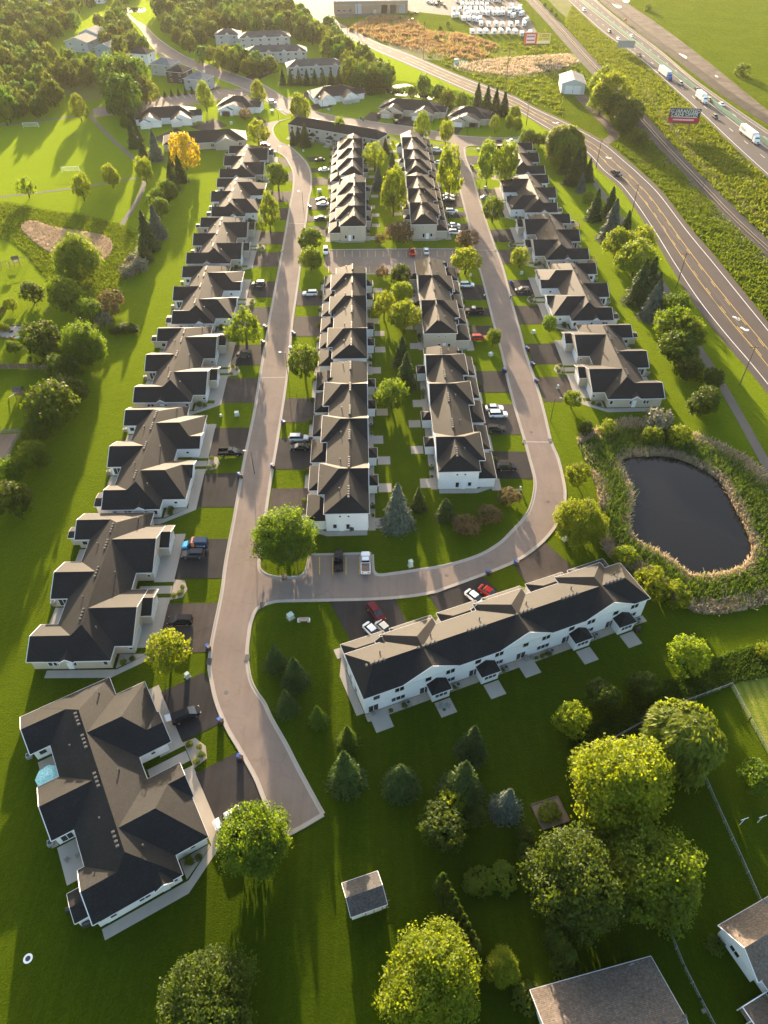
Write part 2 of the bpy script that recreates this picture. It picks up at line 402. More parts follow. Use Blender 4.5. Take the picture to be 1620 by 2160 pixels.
# ground
b = MB(); N = 24; xs = np.linspace(-2200, 2200, N+1); ys = np.linspace(-500, 3600, N+1)
for y in ys:
    for x in xs: b.v.append((x, y, 0))
for j in range(N):
    for i in range(N): b.f.append((j*(N+1)+i, j*(N+1)+i+1, (j+1)*(N+1)+i+1, (j+1)*(N+1)+i)); b.m.append(0)
tag(b.build('ground', M['lawn'], fix=False), kind='structure')
# meadow east of the county road out to the fields beyond the highway
county_W = [(600,-12),(640,22),(690,56),(727,77),(797,110),(873,143),(1000,200),(1080,230),(1147,270),(1213,310),(1240,330),(1267,363),(1310,400),(1367,483),(1417,567),(1463,640),(1523,717),(1580,783),(1640,858),(1720,965)]
county_E = [(650,-12),(680,18),(714,46),(735,58),(800,90),(873,117),(973,160),(1080,200),(1130,227),(1197,257),(1250,285),(1287,307),(1323,337),(1357,367),(1395,403),(1453,477),(1513,547),(1570,617),(1640,705),(1720,810)]
far_e = [Vector((330, 95, 0)), Vector((1500, 300, 0)), Vector((2100, 3400, 0)), Vector((-200, 3400, 0)), Vector((-180, 1100, 0))]
sheet('meadow', spline(gp(county_E), 4) + far_e, 0.012, M['field'])
# verge of taller grass between the street villas and the park, the grassy basin, rough strips
sheet('rough_verge', spline(gp([(-40,452),(0,424),(90,440),(190,455),(262,474),(290,505),(272,560),(255,605),(225,640),(190,655),(160,640),(105,600),(60,545),(20,512),(-40,488)]), 5, True), 0.012, M['rough'])
sheet('dry_basin', spline(gp([(45,478),(70,467),(110,480),(170,489),(222,500),(238,520),(225,545),(195,562),(150,560),(100,530),(60,500)]), 5, True), 0.022, M['dry'])
sheet('field', gp([(-60,270),(-60,415),(0,416),(123,401),(187,393),(290,377),(290,343),(233,290),(187,245),(160,247),(0,267)]), 0.012, M['lawn'])
sheet('brush_clearing', spline(gp([(100,160),(140,150),(185,160),(215,180),(215,205),(180,215),(140,200),(105,180)]), 4, True), 0.014, M['marsh'])
# marsh and bare ground north of the county road
sheet('marsh', spline(gp([(735,62),(790,30),(870,36),(900,62),(985,70),(1060,96),(1100,118),(1060,135),(960,128),(880,112),(800,88)]), 5, True), 0.030, M['marsh'])
sheet('marsh', spline(gp([(1010,125),(1100,118),(1200,112),(1225,132),(1180,150),(1090,165),(1020,158),(960,145)]), 5, True), 0.034, M['dry'])
sheet('marsh', spline(gp([(820,92),(900,95),(980,110),(1010,124),(960,128),(880,124),(835,108)]), 5, True), 0.038, M['dry'])
sheet('gravel_yard', gp([(855,-15),(855,22),(905,28),(960,34),(1000,58),(1000,72),(1135,72),(1115,35),(1080,-15)]), 0.035, M['gravel'])
sheet('gravel_yard', gp([(640,-12),(640,8),(660,10),(690,32),(725,38),(760,34),(860,28),(862,-12)]), 0.031, M['gravel'])
sheet('gravel_strip', spline(gp([(1150,-14),(1175,20),(1215,50),(1215,32),(1190,-14)]), 4, True), 0.033, M['dry'])
sheet('marsh_bank', spline(gp([(700,180),(760,170),(820,168),(900,178),(960,190),(1000,205),(1030,235),(940,238),(860,215),(780,205),(720,198)]), 5, True), 0.013, M['rough'])
# water
def water_mat(name, c, rough):
    t = NT(name); n_ = t.noise(t.mapping(t.pos(), (1,2.2,1)), 1.6, 4, 0.6)
    t.principled(c, rough, 0.22, t.bump(n_, 0.10, 0.05)); return t.m
M['pond'] = water_mat('dark_pond_water', (0.010,0.010,0.010), 0.10)
M['pond_far'] = water_mat('pale_pond_water', (0.05,0.05,0.035), 0.04)
pond = spline(gp([(1310,985),(1322,968),(1360,963),(1420,966),(1478,990),(1520,1020),(1548,1070),(1568,1110),(1584,1150),(1582,1180),(1555,1200),(1505,1212),(1455,1213),(1425,1190),(1385,1165),(1345,1143),(1327,1110),(1335,1060),(1328,1025)]), 6, True)
pond_bank = spline(gp([(1218,925),(1262,905),(1320,885),(1400,900),(1470,918),(1540,950),(1590,980),(1640,1040),(1670,1120),(1680,1200),(1640,1262),(1560,1290),(1480,1296),(1420,1268),(1360,1215),(1300,1190),(1268,1150),(1268,1095),(1258,1030),(1236,975)]), 6, True)
sheet('pond_bank', pond_bank, 0.020, M['rough'])
sheet('pond_water', pond, 0.030, M['pond'])
sheet('pond_water', spline(gp([(815,185),(845,178),(868,180),(900,200),(918,206),(905,210),(870,203),(840,202),(818,196)]), 5, True), 0.024, M['pond_far'])
sheet('pond_water', spline(gp([(255,18),(300,16),(306,23),(290,26),(258,25)]), 4, True), 0.024, M['pond_far'])
sheet('pond_water', spline(gp([(845,52),(860,42),(872,38),(866,46),(860,56),(848,56)]), 4, True), 0.046, M['pond_far'])

# streets (each sheet a few millimetres above the one below it)
LW = [(548,262),(541,275),(545,292),(566,312),(597,328),(610,345),(619,367),(618,400),(612,433),(595,533),(573,650),(548,797),(537,867),(515,973),(497,1077),(477,1183),(468,1250),(448,1350),(442,1400),(445,1430),(457,1483),(480,1537),(507,1583),(540,1643),(563,1697),(608,1760)]
LE = [(614,249),(588,257),(576,270),(578,284),(590,299),(612,310),(631,326),(648,346),(656,369),(656,400),(652,417),(643,483),(630,587),(617,677),(605,797),(587,917),(573,1000),(560,1087),(552,1153),(547,1193),(560,1240),(540,1287),(527,1337),(521,1383),(527,1430),(540,1460),(557,1483),(573,1517),(603,1570),(630,1623),(670,1697),(682,1718)]
strip('street', gp(LW), gp(LE), 0.040, M['street'], 90)
loop_in = [(548,1196),(580,1217),(640,1214),(700,1215),(788,1212),(823,1211),(873,1204),(940,1193),(1007,1173),(1053,1147),(1080,1121),(1100,1100),(1118,1073),(1127,1040),(1128,1010),(1117,967),(1107,930),(1093,883),(1080,837),(1070,797),(1060,750),(1040,677),(1020,597),(1002,533),(987,467),(970,400),(962,370),(952,335),(950,300)]
loop_out = [(530,1310),(553,1278),(597,1268),(693,1267),(780,1264),(851,1259),(910,1250),(942,1240),(1024,1210),(1080,1187),(1113,1168),(1147,1140),(1173,1107),(1188,1073),(1192,1040),(1187,1007),(1177,967),(1162,930),(1147,867),(1130,807),(1110,750),(1095,693),(1080,640),(1060,563),(1040,510),(1020,450),(1005,400),(996,369),(985,341),(984,308)]
strip('street', gp(loop_in), gp(loop_out), 0.044, M['street'], 110)
coll_N = [(262,20),(290,44),(306,54),(333,81),(387,117),(435,135),(519,165),(550,176),(618,216),(655,232),(697,243),(744,251),(800,259),(874,269),(922,278),(967,286),(1022,290),(1085,290),(1120,283)]
coll_S = [(238,20),(278,43),(296,61),(319,96),(339,113),(398,141),(472,170),(528,193),(560,212),(608,240),(655,254),(697,264),(744,271),(817,281),(893,290),(948,300),(985,308),(1030,309),(1090,311),(1136,292)]
strip('road', gp(coll_S), gp(coll_N), 0.036, M['street'], 70)
strip('county_road', gp(county_W), gp(county_E), 0.042, M['county'], 90)
sheet('gravel_track', spline(gp([(1290,300),(1270,318),(1258,300),(1285,285),(1262,255),(1235,228),(1212,200),(1232,196),(1262,230),(1296,268),(1308,290)]), 4, True), 0.037, M['dirt'])
sheet('parking_bay', gp([(653,1171),(783,1168),(788,1208),(790,1216),(640,1218),(648,1197)]), 0.049, M['street'])
sheet('parking_lot', gp([(686,527),(960,525),(972,575),(960,579),(700,577),(683,560)]), 0.040, M['street'])
sheet('parking_lot', gp([(195,229),(300,208),(450,190),(520,186),(548,196),(470,210),(440,216),(330,234),(200,247)]), 0.032, M['street'])
# kerbs
kerb(LW, True); kerb([(608,1760),(645,1740),(682,1718)], True)
kerb([(614,249),(588,257),(576,270),(578,284),(590,299),(612,310),(631,326),(648,346),(656,369),(656,400),(652,417),(643,483),(630,587),(617,677),(605,797),(587,917),(573,1000),(560,1087),(552,1153),(546,1190),(553,1208),(580,1217),(620,1218),(640,1212),(648,1197),(653,1172)])
kerb([(653,1171),(700,1170),(740,1169),(783,1168)])
kerb([(785,1170),(786,1193),(789,1207),(800,1213),(823,1211),(873,1204),(940,1193),(1007,1173),(1053,1147),(1080,1121),(1100,1100),(1118,1073),(1127,1040),(1128,1010),(1117,967),(1107,930),(1093,883),(1080,837),(1070,797),(1060,750),(1040,677),(1020,597),(1002,533),(987,467),(970,400),(962,370),(954,340),(948,317),(954,301)])
kerb([(682,1718),(670,1697),(630,1623),(603,1570),(573,1517),(557,1483),(540,1459),(527,1430),(521,1383),(525,1337),(530,1310),(540,1287),(553,1278),(573,1271),(597,1268),(693,1266),(780,1264),(851,1259),(910,1250),(942,1240),(1024,1210),(1080,1187),(1113,1168),(1147,1140),(1173,1107),(1188,1073),(1192,1040),(1187,1007),(1177,967),(1162,930),(1147,867),(1130,807),(1110,750),(1095,693),(1080,640),(1060,563),(1040,510),(1020,450),(1005,400),(996,369),(985,341),(980,320),(985,309),(1030,308),(1090,311)], True)
kerb(coll_N[1:]); kerb(coll_S[1:10], True); kerb([(614,249),(655,256),(697,265),(744,272),(817,282),(893,291),(950,301)], True)
kerb([(686,527),(780,526),(880,525),(960,525)], True); kerb([(700,577),(780,578),(880,578),(960,579)])
# paving joints across the streets and drain gratings
for a, b_ in (((548,797),(605,796)), ((610,441+30),(646,472)), ((1003,528),(1046,528)), ((1108,932),(1161,933)), ((948,336),(984,337)), ((612,329+5),(630,330))):
    marking([a, b_], 0.45, M['concrete'], 0.054, name='paving_joint')
for i, p in enumerate([(575,709),(477,1461),(1121,912),(1156,1059),(942,1214),(620,330)]):
    c = G(*p); m_ = MB(); m_.cyl((c.x, c.y), 0.42, 0.42, 0.03, 0.056, 14); tag(m_.build('manhole_cover', M['gravel']), kind='structure')
for p in [(441,1396),(522,1388),(600,1218),(553,1277),(1005,533),(1045,528),(1105,932),(1161,930),(595,530)]:
    c = G(*p); m_ = MB(); m_.box(c.x-0.45, c.x+0.45, c.y-0.7, c.y+0.7, 0.05, 0.15); tag(m_.build('drain_grate', M['dark']), kind='structure')
# county road markings
LWc = resample(spline(gp(county_W), 8), 160); LEc = resample(spline(gp(county_E), 8), 160)
def lane(f, i0=0, i1=160): return [LWc[i].lerp(LEc[i], f) for i in range(i0, i1)]
marking(lane(0.13), 0.22, M['white_paint'], 0.050, True, False); marking(lane(0.87), 0.22, M['white_paint'], 0.050, True, False)
for f in (0.37, 0.60): marking(lane(f, 60), 0.18, M['yellow_paint'], 0.050, True, False)
for f in (0.40, 0.57):
    for i in range(60, 158, 3): marking(lane(f, i, i+2), 0.16, M['yellow_paint'], 0.050, True, False)
for i in range(4, 58, 3): marking(lane(0.5, i, i+2), 0.16, M['white_paint'], 0.050, True, False)
for ap in ([(1545,668),(1552,670),(1558,675),(1556,670)], [(1562,690),(1567,693),(1574,697),(1578,695)], [(1278,331),(1284,334),(1290,333)], [(1166,258),(1172,260),(1178,258)]):
    marking(ap, 0.9, M['white_paint'], 0.050, name='turn_arrow')
# highway, its dirt works and the railway
hw_W = [(1150,-45),(1196,0),(1270,68),(1340,117),(1419,187),(1487,250),(1560,321),(1640,395),(1760,510)]
hw_M = [(1180,-45),(1225,0),(1310,68),(1392,133),(1463,187),(1533,242),(1620,308),(1760,415)]
hw_E = [(1215,-45),(1255,0),(1308,46),(1387,106),(1454,163),(1520,212),(1640,295),(1760,380)]
dt_W = [(1225,-45),(1267,0),(1348,66),(1433,128),(1520,194),(1640,272),(1760,352)]
dt_E = [(1272,-45),(1316,0),(1381,46),(1452,98),(1520,152),(1574,196),(1640,248),(1760,330)]
strip('highway', gp(hw_W), gp(hw_M), 0.046, M['highway'], 60); strip('highway', gp(hw_M), gp(hw_E), 0.050, M['highway'], 60)
strip('graded_dirt', gp(dt_W), gp(dt_E), 0.040, M['dirt'], 60)
ribbon('embankment', gp([(1228,-45),(1271,0),(1352,65),(1437,127),(1524,192),(1644,270)]), [(-3.5,0.05),(0,1.2),(4.0,0.05)], M['dirt_dark'])
for q in ([(1289,8),(1300,11),(1312,14),(1304,17),(1292,13)], [(1431,113),(1440,115),(1449,120),(1446,124),(1436,121)], [(1508,158),(1513,160),(1516,163),(1510,163)], [(1318,-2),(1328,2),(1322,6),(1314,3)]): sheet('puddle', spline(gp(q), 3, True), 0.05, M['pond_far'])
HA = resample(spline(gp(hw_W), 8), 120); HB = resample(spline(gp(hw_M), 8), 120); HC = resample(spline(gp(hw_E), 8), 120)
for f, z in ((0.12, 0.054), (0.9, 0.054)): marking([a.lerp(b_, f) for a, b_ in zip(HA, HB)], 0.25, M['white_paint'], z, True, False)
for f, z in ((0.08, 0.058), (0.92, 0.058)): marking([a.lerp(b_, f) for a, b_ in zip(HB, HC)], 0.25, M['white_paint'], z, True, False)
for i in range(0, 117, 4):
    marking([HA[j].lerp(HB[j], 0.52) for j in (i, i+1)], 0.25, M['white_paint'], 0.054, True, False)
    marking([HB[j].lerp(HC[j], 0.5) for j in (i, i+1)], 0.25, M['white_paint'], 0.058, True, False)
rail = [(1075,-50),(1123,0),(1180,60),(1221,106),(1259,147),(1310,200),(1356,257),(1400,307),(1447,357),(1490,402),(1547,462),(1640,548),(1760,655)]
ribbon('railway_ballast', gp(rail), [(-5.5,0.02),(-2.6,0.42),(2.6,0.42),(5.0,0.02)], M['ballast'])
ribbon('gravel_track', gp([(1354,268),(1395,320),(1425,360),(1462,400),(1500,440),(1560,500),(1640,580)]), [(-1.9,0.052),(1.9,0.052)], M['gravel'])
# paths
PATH = [(-1.25,0.03),(1.25,0.03)]
ribbon('path', gp([(1225,345),(1250,380),(1268,405),(1320,478),(1370,556),(1408,617),(1442,675),(1473,733),(1507,787),(1527,820),(1563,883),(1613,973),(1680,1090)]), PATH, M['path'])
ribbon('path', gp([(-40,270),(0,265),(80,256),(160,245),(187,240)]), PATH, M['path'])
ribbon('path', gp([(187,240),(233,290),(290,343),(305,365),(300,400),(285,430),(257,474)]), [(-1.0,0.034),(1.0,0.034)], M['path'])
ribbon('path', gp([(290,375),(240,383),(187,392),(123,401),(60,409),(-40,420)]), [(-0.9,0.03),(0.9,0.03)], M['path'])
ribbon('path', gp([(330,110),(372,138),(420,160),(470,185),(540,200),(575,222),(604,243)]), [(-0.9,0.034),(0.9,0.034)], M['path'])
ribbon('path', gp([(812,290),(880,300),(945,308)]), [(-0.8,0.028),(0.8,0.028)], M['path'])
ribbon('path', gp([(990,316),(1020,316),(1050,318)]), [(-0.7,0.028),(0.7,0.028)], M['path'])
# parking bay lines
for x0, x1, y0, y1, n_ in ((674,758,1175,1212,4),):
    for k in range(n_):
        x = x0+(x1-x0)*k/(n_-1); marking([(x, y0), (x, y1)], 0.14, M['yellow_paint'], 0.056, sm=False)
for k in range(17):
    x = 694+16.3*k; marking([(x, 529), (x, 542)], 0.13, M['yellow_paint'], 0.047, sm=False)
for x in (693, 779, 863, 948): marking([(x, 562), (x, 575)], 0.13, M['yellow_paint'], 0.047, sm=False)
for k in range(14):
    x = 268+14.5*k; y = 214-1.75*k; marking([(x, y), (x+7, y+7)], 0.16, M['white_paint'], 0.040, sm=False)
# driveways of the town houses (pixel corners on the ground)
for i, q in enumerate([[(574,1031),(652,1030),(648,1086),(567,1086)], [(588,925),(660,922),(660,990),(578,990)], [(600,840),(664,840),(664,890),(592,892)],
    [(629,613),(680,613),(682,645),(623,645)], [(622,668),(680,667),(680,710),(615,710)], [(612,737),(675,737),(672,775),(608,775)],
    [(652,418),(697,418),(697,442),(648,443)], [(648,455),(696,455),(694,467),(645,468)], [(645,478),(692,478),(690,500),(640,500)],
    [(645,331),(684,331),(688,341),(652,342)], [(655,355),(690,355),(694,362),(658,364)], [(658,375),(700,375),(702,390),(656,391)],
    [(1030,952),(1110,953),(1125,1010),(1040,1010)], [(1014,852),(1084,853),(1103,917),(1024,917)], [(1004,783),(1065,783),(1077,828),(1010,828)],
    [(970,600),(1020,602),(1029,633),(980,633)], [(977,648),(1033,650),(1039,668),(983,668)], [(988,687),(1043,688),(1048,707),(997,710)],
    [(930,407),(970,407),(979,438),(937,438)], [(935,447),(980,447),(984,458),(940,460)], [(942,475),(988,472),(992,490),(950,495)],
    [(909,315),(946,315),(950,327),(911,328)], [(916,343),(953,343),(957,352),(917,357)],
    [(694,1267),(833,1262),(868,1332),(745,1362)], [(903,1253),(1017,1215),(1068,1262),(940,1316)], [(1082,1189),(1150,1143),(1214,1203),(1125,1254)],
    [(605,206),(652,192),(672,200),(625,219)], [(650,225),(683,213),(702,225),(660,233)], [(764,251),(783,236),(815,241),(795,258)], [(830,263),(850,245),(893,254),(872,270)], [(920,278),(936,262),(978,268),(963,287)],
    [(322,292),(372,270),(395,280),(350,304)], [(400,268),(452,250),(480,265),(440,280)], [(528,256),(545,246),(562,256),(548,268)],
    [(425,183),(455,175),(465,186),(440,192)], [(500,172),(560,140),(580,150),(530,178)], [(455,152),(470,148),(540,172),(520,180)]]):
    sheet('driveway', gp(q), 0.046 if i < 26 else 0.030, M['drive2'] if i in (0,2,3,4,5,8,11,13,25) else M['drive'])
# ------------------------------------------------------------------ buildings
TRIM_W = 0.13
def roof_solid(parent, x0, x1, y0, y1, ze, rise, axis='y', ends=('hip','hip'), rmat='roof', wmat='white_siding', ridge=None, inset=(None,None), name='roof', trim=True):
    """one closed roof wing; 'hip' or 'gable' at the low and high end of its ridge axis"""
    if x0 > x1: x0, x1 = x1, x0; 
    if axis == 'x':
        a0, a1, b0, b1 = x0, x1, y0, y1; P = lambda a, b_, z: (a, b_, z)
    else:
        a0, a1, b0, b1 = y0, y1, x0, x1; P = lambda a, b_, z: (b_, a, z)
    r = (b0+b1)/2 if ridge is None else ridge; half = (b1-b0)/2
    ins = [(half if inset[k] is None else inset[k]) if ends[k] == 'hip' else 0.0 for k in (0, 1)]
    zr = ze+rise
    v = [P(a0,b0,ze), P(a1,b0,ze), P(a1,b1,ze), P(a0,b1,ze), P(a0+ins[0],r,zr), P(a1-ins[1],r,zr)]
    f = [(0,1,5,4), (2,3,4,5), (3,0,4), (1,2,5), (3,2,1,0)]
    ms = [0, 0, 0 if ends[0] == 'hip' else 1, 0 if ends[1] == 'hip' else 1, 1]
    o = MB().solid(v, f, ms=ms).build(name, [M[rmat], M[wmat]], parent)
    if trim:
        t = MB(); V = [Vector(q) for q in v]; dz = Vector((0,0,0.10))
        E_ = [(0,1),(2,3),(3,0),(1,2)]
        if ends[0] == 'gable': E_ = [e for e in E_ if e != (3,0)]+[(3,4),(0,4)]
        if ends[1] == 'gable': E_ = [e for e in E_ if e != (1,2)]+[(1,5),(2,5)]
        for i, j in E_: t.beam(V[i]-dz, V[j]-dz, TRIM_W, 0.18)
        t.build('gutter_trim', M['trim'], o)
    return o
WCACHE = {}
def wmesh(kind, w, h):
    k = (kind, round(w, 2), round(h, 2))
    if k not in WCACHE:
        b_ = MB()
        if kind == 'frame':
            t = 0.09; b_.box(-w/2,-w/2+t,-0.05,0.05,0,h); b_.box(w/2-t,w/2,-0.05,0.05,0,h); b_.box(-w/2+t,w/2-t,-0.05,0.05,0,t); b_.box(-w/2+t,w/2-t,-0.05,0.05,h-t,h)
            n_ = max(1, round(w/0.9))
            for q in range(1, n_): x = -w/2+w*q/n_; b_.box(x-0.05,x+0.05,-0.05,0.05,t,h-t)
            me = b_.mesh('window', M['trim'])
        elif kind == 'pane': b_.box(-w/2+0.07,w/2-0.07,-0.02,0.02,0.07,h-0.07); me = b_.mesh('pane', M['glass'])
        elif kind == 'garage':
            for q in range(4): b_.box(-w/2,w/2,-0.03,0.03,h*q/4+0.015,h*(q+1)/4-0.015)
            b_.box(-w/2,w/2,-0.03,0.0,0,h); me = b_.mesh('garage_door', M['white'])
        elif kind == 'door': b_.box(-w/2,w/2,-0.04,0.04,0,h); me = b_.mesh('door', M['white'])
        WCACHE[k] = me
    return WCACHE[k]
def window(par, x, y, z, w, h, rz=0.0):
    f = inst('window', wmesh('frame', w, h), par, (x, y, z), rz); inst('pane', wmesh('pane', w, h), f); return f
def vents(par, p, d, n, step=0.75):
    if 'vent' not in WCACHE:
        WCACHE['vent'] = MB().solid([(-.28,-.24,-.1),(.28,-.24,-.1),(.28,.24,-.1),(-.28,.24,-.1),(-.2,-.17,.22),(.2,-.17,.22),(.2,.17,.22),(-.2,.17,.22)],
            [(4,5,6,7),(0,1,5,4),(1,2,6,5),(2,3,7,6),(3,0,4,7)]).mesh('roof_vent', M['vent'])
    for k in range(n): inst('roof_vent', WCACHE['vent'], par, (p[0]+d[0]*step*k, p[1]+d[1]*step*k, p[2]))
def pipe(par, x, y, z):
    if 'pipe' not in WCACHE: WCACHE['pipe'] = MB().cyl((0,0),0.10,0.10,-0.4,0.5,8).cyl((0,0),0.17,0.15,0.5,0.62,8).mesh('flue_pipe', M['vent'])
    inst('flue_pipe', WCACHE['pipe'], par, (x, y, z))
def tx(o, x, y):                       # local -> world for a thing's Empty
    c, s_ = math.cos(o.rotation_euler.z), math.sin(o.rotation_euler.z)
    return Vector((o.location.x+x*c-y*s_, o.location.y+x*s_+y*c, 0))
def lsheet(name, o, pts, z, mat): return sheet(name, [tx(o, *p) for p in pts], z, M[mat])

SHRUBS = []          # filled here, planted with the vegetation
AXIS = math.radians(1.45)
def villa(label, loc, rz, sx, style, wall, street_e=None, ents=6.5):
    """four-unit single-storey villa; local x = towards the street (times sx), y = along it; origin at the rear corner of the main block"""
    h = thing('villa', label, 'house', (loc[0], loc[1], 0), rz, 'villas in rows along the streets')
    X = lambda a, b_: (min(sx*a, sx*b_), max(sx*a, sx*b_)); ze = 2.95; W_ = wall
    S_, N_ = -14.25, 23.4
    def ends(lo, hi): return (lo, hi) if sx > 0 else (hi, lo)
    def rf(a0, a1, y0, y1, rise, axis='x', e=('gable','gable'), **k):
        x0, x1 = X(a0, a1); return roof_solid(h, x0, x1, y0, y1, k.pop('ze', ze), rise, axis, ends(*e) if axis == 'x' else e, wmat=W_, **k)
    walls = MB()
    def wl(a0, a1, y0, y1, o_=0.45, z1=ze-0.02): x0, x1 = X(a0, a1); walls.box(x0+o_, x1-o_, y0+o_, y1-o_, 0, z1)
    rf(0, 11.7, S_, N_, 2.95, 'y', ('hip','hip')); wl(0, 11.7, S_, N_)
    # rear wings
    rear = -3.2
    rf(rear, 5.85, 15.6, N_-0.04, 1.95); wl(rear, 5.0, 15.63, N_-0.07)
    rf(rear-0.1, 5.85, 0.05, 9.5, 2.35); wl(rear-0.1, 5.0, 0.05, 9.5)
    c0 = -1.0 if style == 'hip' else rear
    rf(c0, 5.85, S_+0.04, -6.0, 2.05); wl(c0, 5.0, S_+0.07, -6.0)
    if style == 'hip':
        rf(-3.1, -0.6, -12.6, -8.2, 0.45, ze=2.5); wl(-3.1, 0, -12.6, -8.2, 0.3, 2.45)
    else:
        rf(-5.0, -2.9, 16.6, 19.8, 0.4, ze=2.45); wl(-4.9, -2.8, 16.6, 19.8, 0.3, 2.4)
    # street wings with the garages
    for k, (y0, y1) in enumerate(((6.2, 19.4), (-11.2, 2.0))):
        hi_n = (k == 1)
        ym = (y0+y1)/2
        if style == 'hip':
            rf(5.85, 16.7, y0, y1, 2.90-0.03*k, 'x', ('gable','hip'), inset=(0, 5.2) if sx > 0 else (5.2, 0))
            wl(6.5, 16.7, y0, y1)
            ya, yb = (y0+0.03, ym-0.3) if not hi_n else (ym+0.3, y1-0.03)
            rf(9.0, 16.95, ya, yb, 1.36); gx = 16.5
            for yy in ((y0+ym)/2, (ym+y1)/2): inst('garage_door', wmesh('garage', 4.9, 2.15), h, (sx*16.29, yy, 0), math.pi/2)
        else:
            rf(5.85, 14.9, y0, y1, 2.90-0.03*k); wl(6.5, 15.05, y0, y1)
            ya, yb = (ym+0.1, y1-0.04)
            rf(9.5, 16.9, ya, yb, 1.40); wl(10.0, 16.9, ya, yb)
            inst('garage_door', wmesh('garage', 4.9, 2.15), h, (sx*16.49, (ya+yb)/2, 0), math.pi/2)
            inst('garage_door', wmesh('garage', 4.9, 2.15), h, (sx*14.64, (y0+ym)/2, 0), math.pi/2)
    # entrance gable in the end wall
    e0 = ents
    xa, xb = X(e0, e0+2.7); roof_solid(h, xa, xb, S_-0.35, S_+5, ze+0.02, 0.95, 'y', ('gable','hip'), wmat=W_, inset=(0, 0.2))
    walls.build('wall', M[W_], h)
    inst('door', wmesh('door', 1.0, 2.1), h, (sx*(e0+1.35), S_+0.40, 0.02))
    window(h, sx*(e0+2.35), S_+0.43, 0.9, 0.7, 1.2)
    for xw, w_ in ((1.6, 1.0), (e0-1.6, 1.7), (10.4, 0.9)): window(h, sx*xw, S_+0.43, 1.0, w_, 1.2)
    window(h, sx*14.2, -11.2+0.43, 1.2, 0.8, 0.7); window(h, sx*13.8, 6.2+0.43, 1.2, 0.8, 0.7)
    window(h, sx*-1.4, 0.05+0.43, 0.3, 1.8, 2.0); window(h, sx*-1.5, 15.63+0.43, 0.9, 1.2, 1.2)
    # ridge vents, flue pipes
    zr = ze+2.95
    for y_ in (-7.0, 3.2, 10.5, 15.0): vents(h, (sx*5.2, y_, zr-0.22), (0, 1), 4)
    pipe(h, sx*8.3, -8.5, ze+1.9); pipe(h, sx*8.5, 4.6, ze+1.8); pipe(h, sx*3.0, 12.6, ze+1.6); pipe(h, sx*9.4, 20.0, ze+1.3); pipe(h, sx*4.0, -1.5, ze+2.0)
    # paving round the house
    lsheet('walkway', h, [(sx*a, b_) for a, b_ in ((-0.5,-15.7),(11.4,-15.9),(18.5,-11.6),(18.5,-9.6),(16.6,-9.6),(16.6,-11.2),(12.0,-14.2),(-0.5,-14.1))], 0.026, 'concrete')
    lsheet('planting_bed', h, [(sx*a, b_) for a, b_ in ((11.8,-14.0),(16.4,-11.3),(16.4,-10.9),(11.8,-10.9))], 0.030, 'rock')
    lsheet('apron', h, [(sx*a, b_) for a, b_ in ((14.5,-9.6),(18.6,-9.6),(18.6,2.2),(14.5,2.2))], 0.028, 'concrete')
    lsheet('apron', h, [(sx*a, b_) for a, b_ in ((14.5,6.2),(18.6,6.2),(18.6,19.6),(14.5,19.6))], 0.028, 'concrete')
    lsheet('walkway', h, [(sx*a, b_) for a, b_ in ((12.0,3.2),(18.5,3.2),(18.5,5.2),(12.0,5.2))], 0.024, 'concrete')
    lsheet('patio', h, [(sx*a, b_) for a, b_ in ((-3.3,-5.9),(0.1,-5.9),(0.1,0.2),(-3.3,0.2))], 0.026, 'concrete')
    lsheet('patio', h, [(sx*a, b_) for a, b_ in ((-2.9,9.4),(0.1,9.4),(0.1,15.6),(-2.9,15.6))], 0.026, 'rock')
    lsheet('planting_bed', h, [(sx*a, b_) for a, b_ in ((-4.0,0.5),(-3.0,0.5),(-3.0,9.0),(-4.0,9.0))], 0.024, 'rock')
    if street_e:
        for y0, y1, m_ in ((7.0, 17.9, 'drive'), (-10.8, 0.6, 'drive2' if style == 'gable' else 'drive')):
            lsheet('driveway', h, [(sx*a, b_) for a, b_ in ((18.5,y0),(street_e,y0-0.1),(street_e,y1),(18.5,y1))], 0.034, m_)
        lsheet('planting_bed', h, [(sx*a, b_) for a, b_ in ((18.6,1.6),(21.0,2.1),(21.6,4.3),(20.6,6.6),(18.6,6.8))], 0.030, 'rock')
    for a, b_, r_ in ((19.3,2.4,0.45),(20.4,3.0,0.5),(20.6,4.6,0.4),(19.4,5.8,0.5),(13.0,-12.9,0.5),(14.4,-12.1,0.45),(13.0,-11.8,0.6),(-3.6,-6.4,0.55),(-1.2,10.4,0.6),(-3.5,3.0,0.4),(-3.5,6.2,0.4)):
        p = tx(h, sx*a, b_); SHRUBS.append((p.x, p.y, r_))
    AC(h, sx*-3.9, 1.2); AC(h, sx*-3.8, 17.2 if style == 'hip' else 21.5)
    return h
def AC(h, x, y):
    p = tx(h, x, y); ACS.append((p.x, p.y))
ACS = []
def place_local(corner, lx, ly, rz):
    c, s_ = math.cos(rz), math.sin(rz); return (corner[0]-(lx*c-ly*s_), corner[1]-(lx*s_+ly*c))

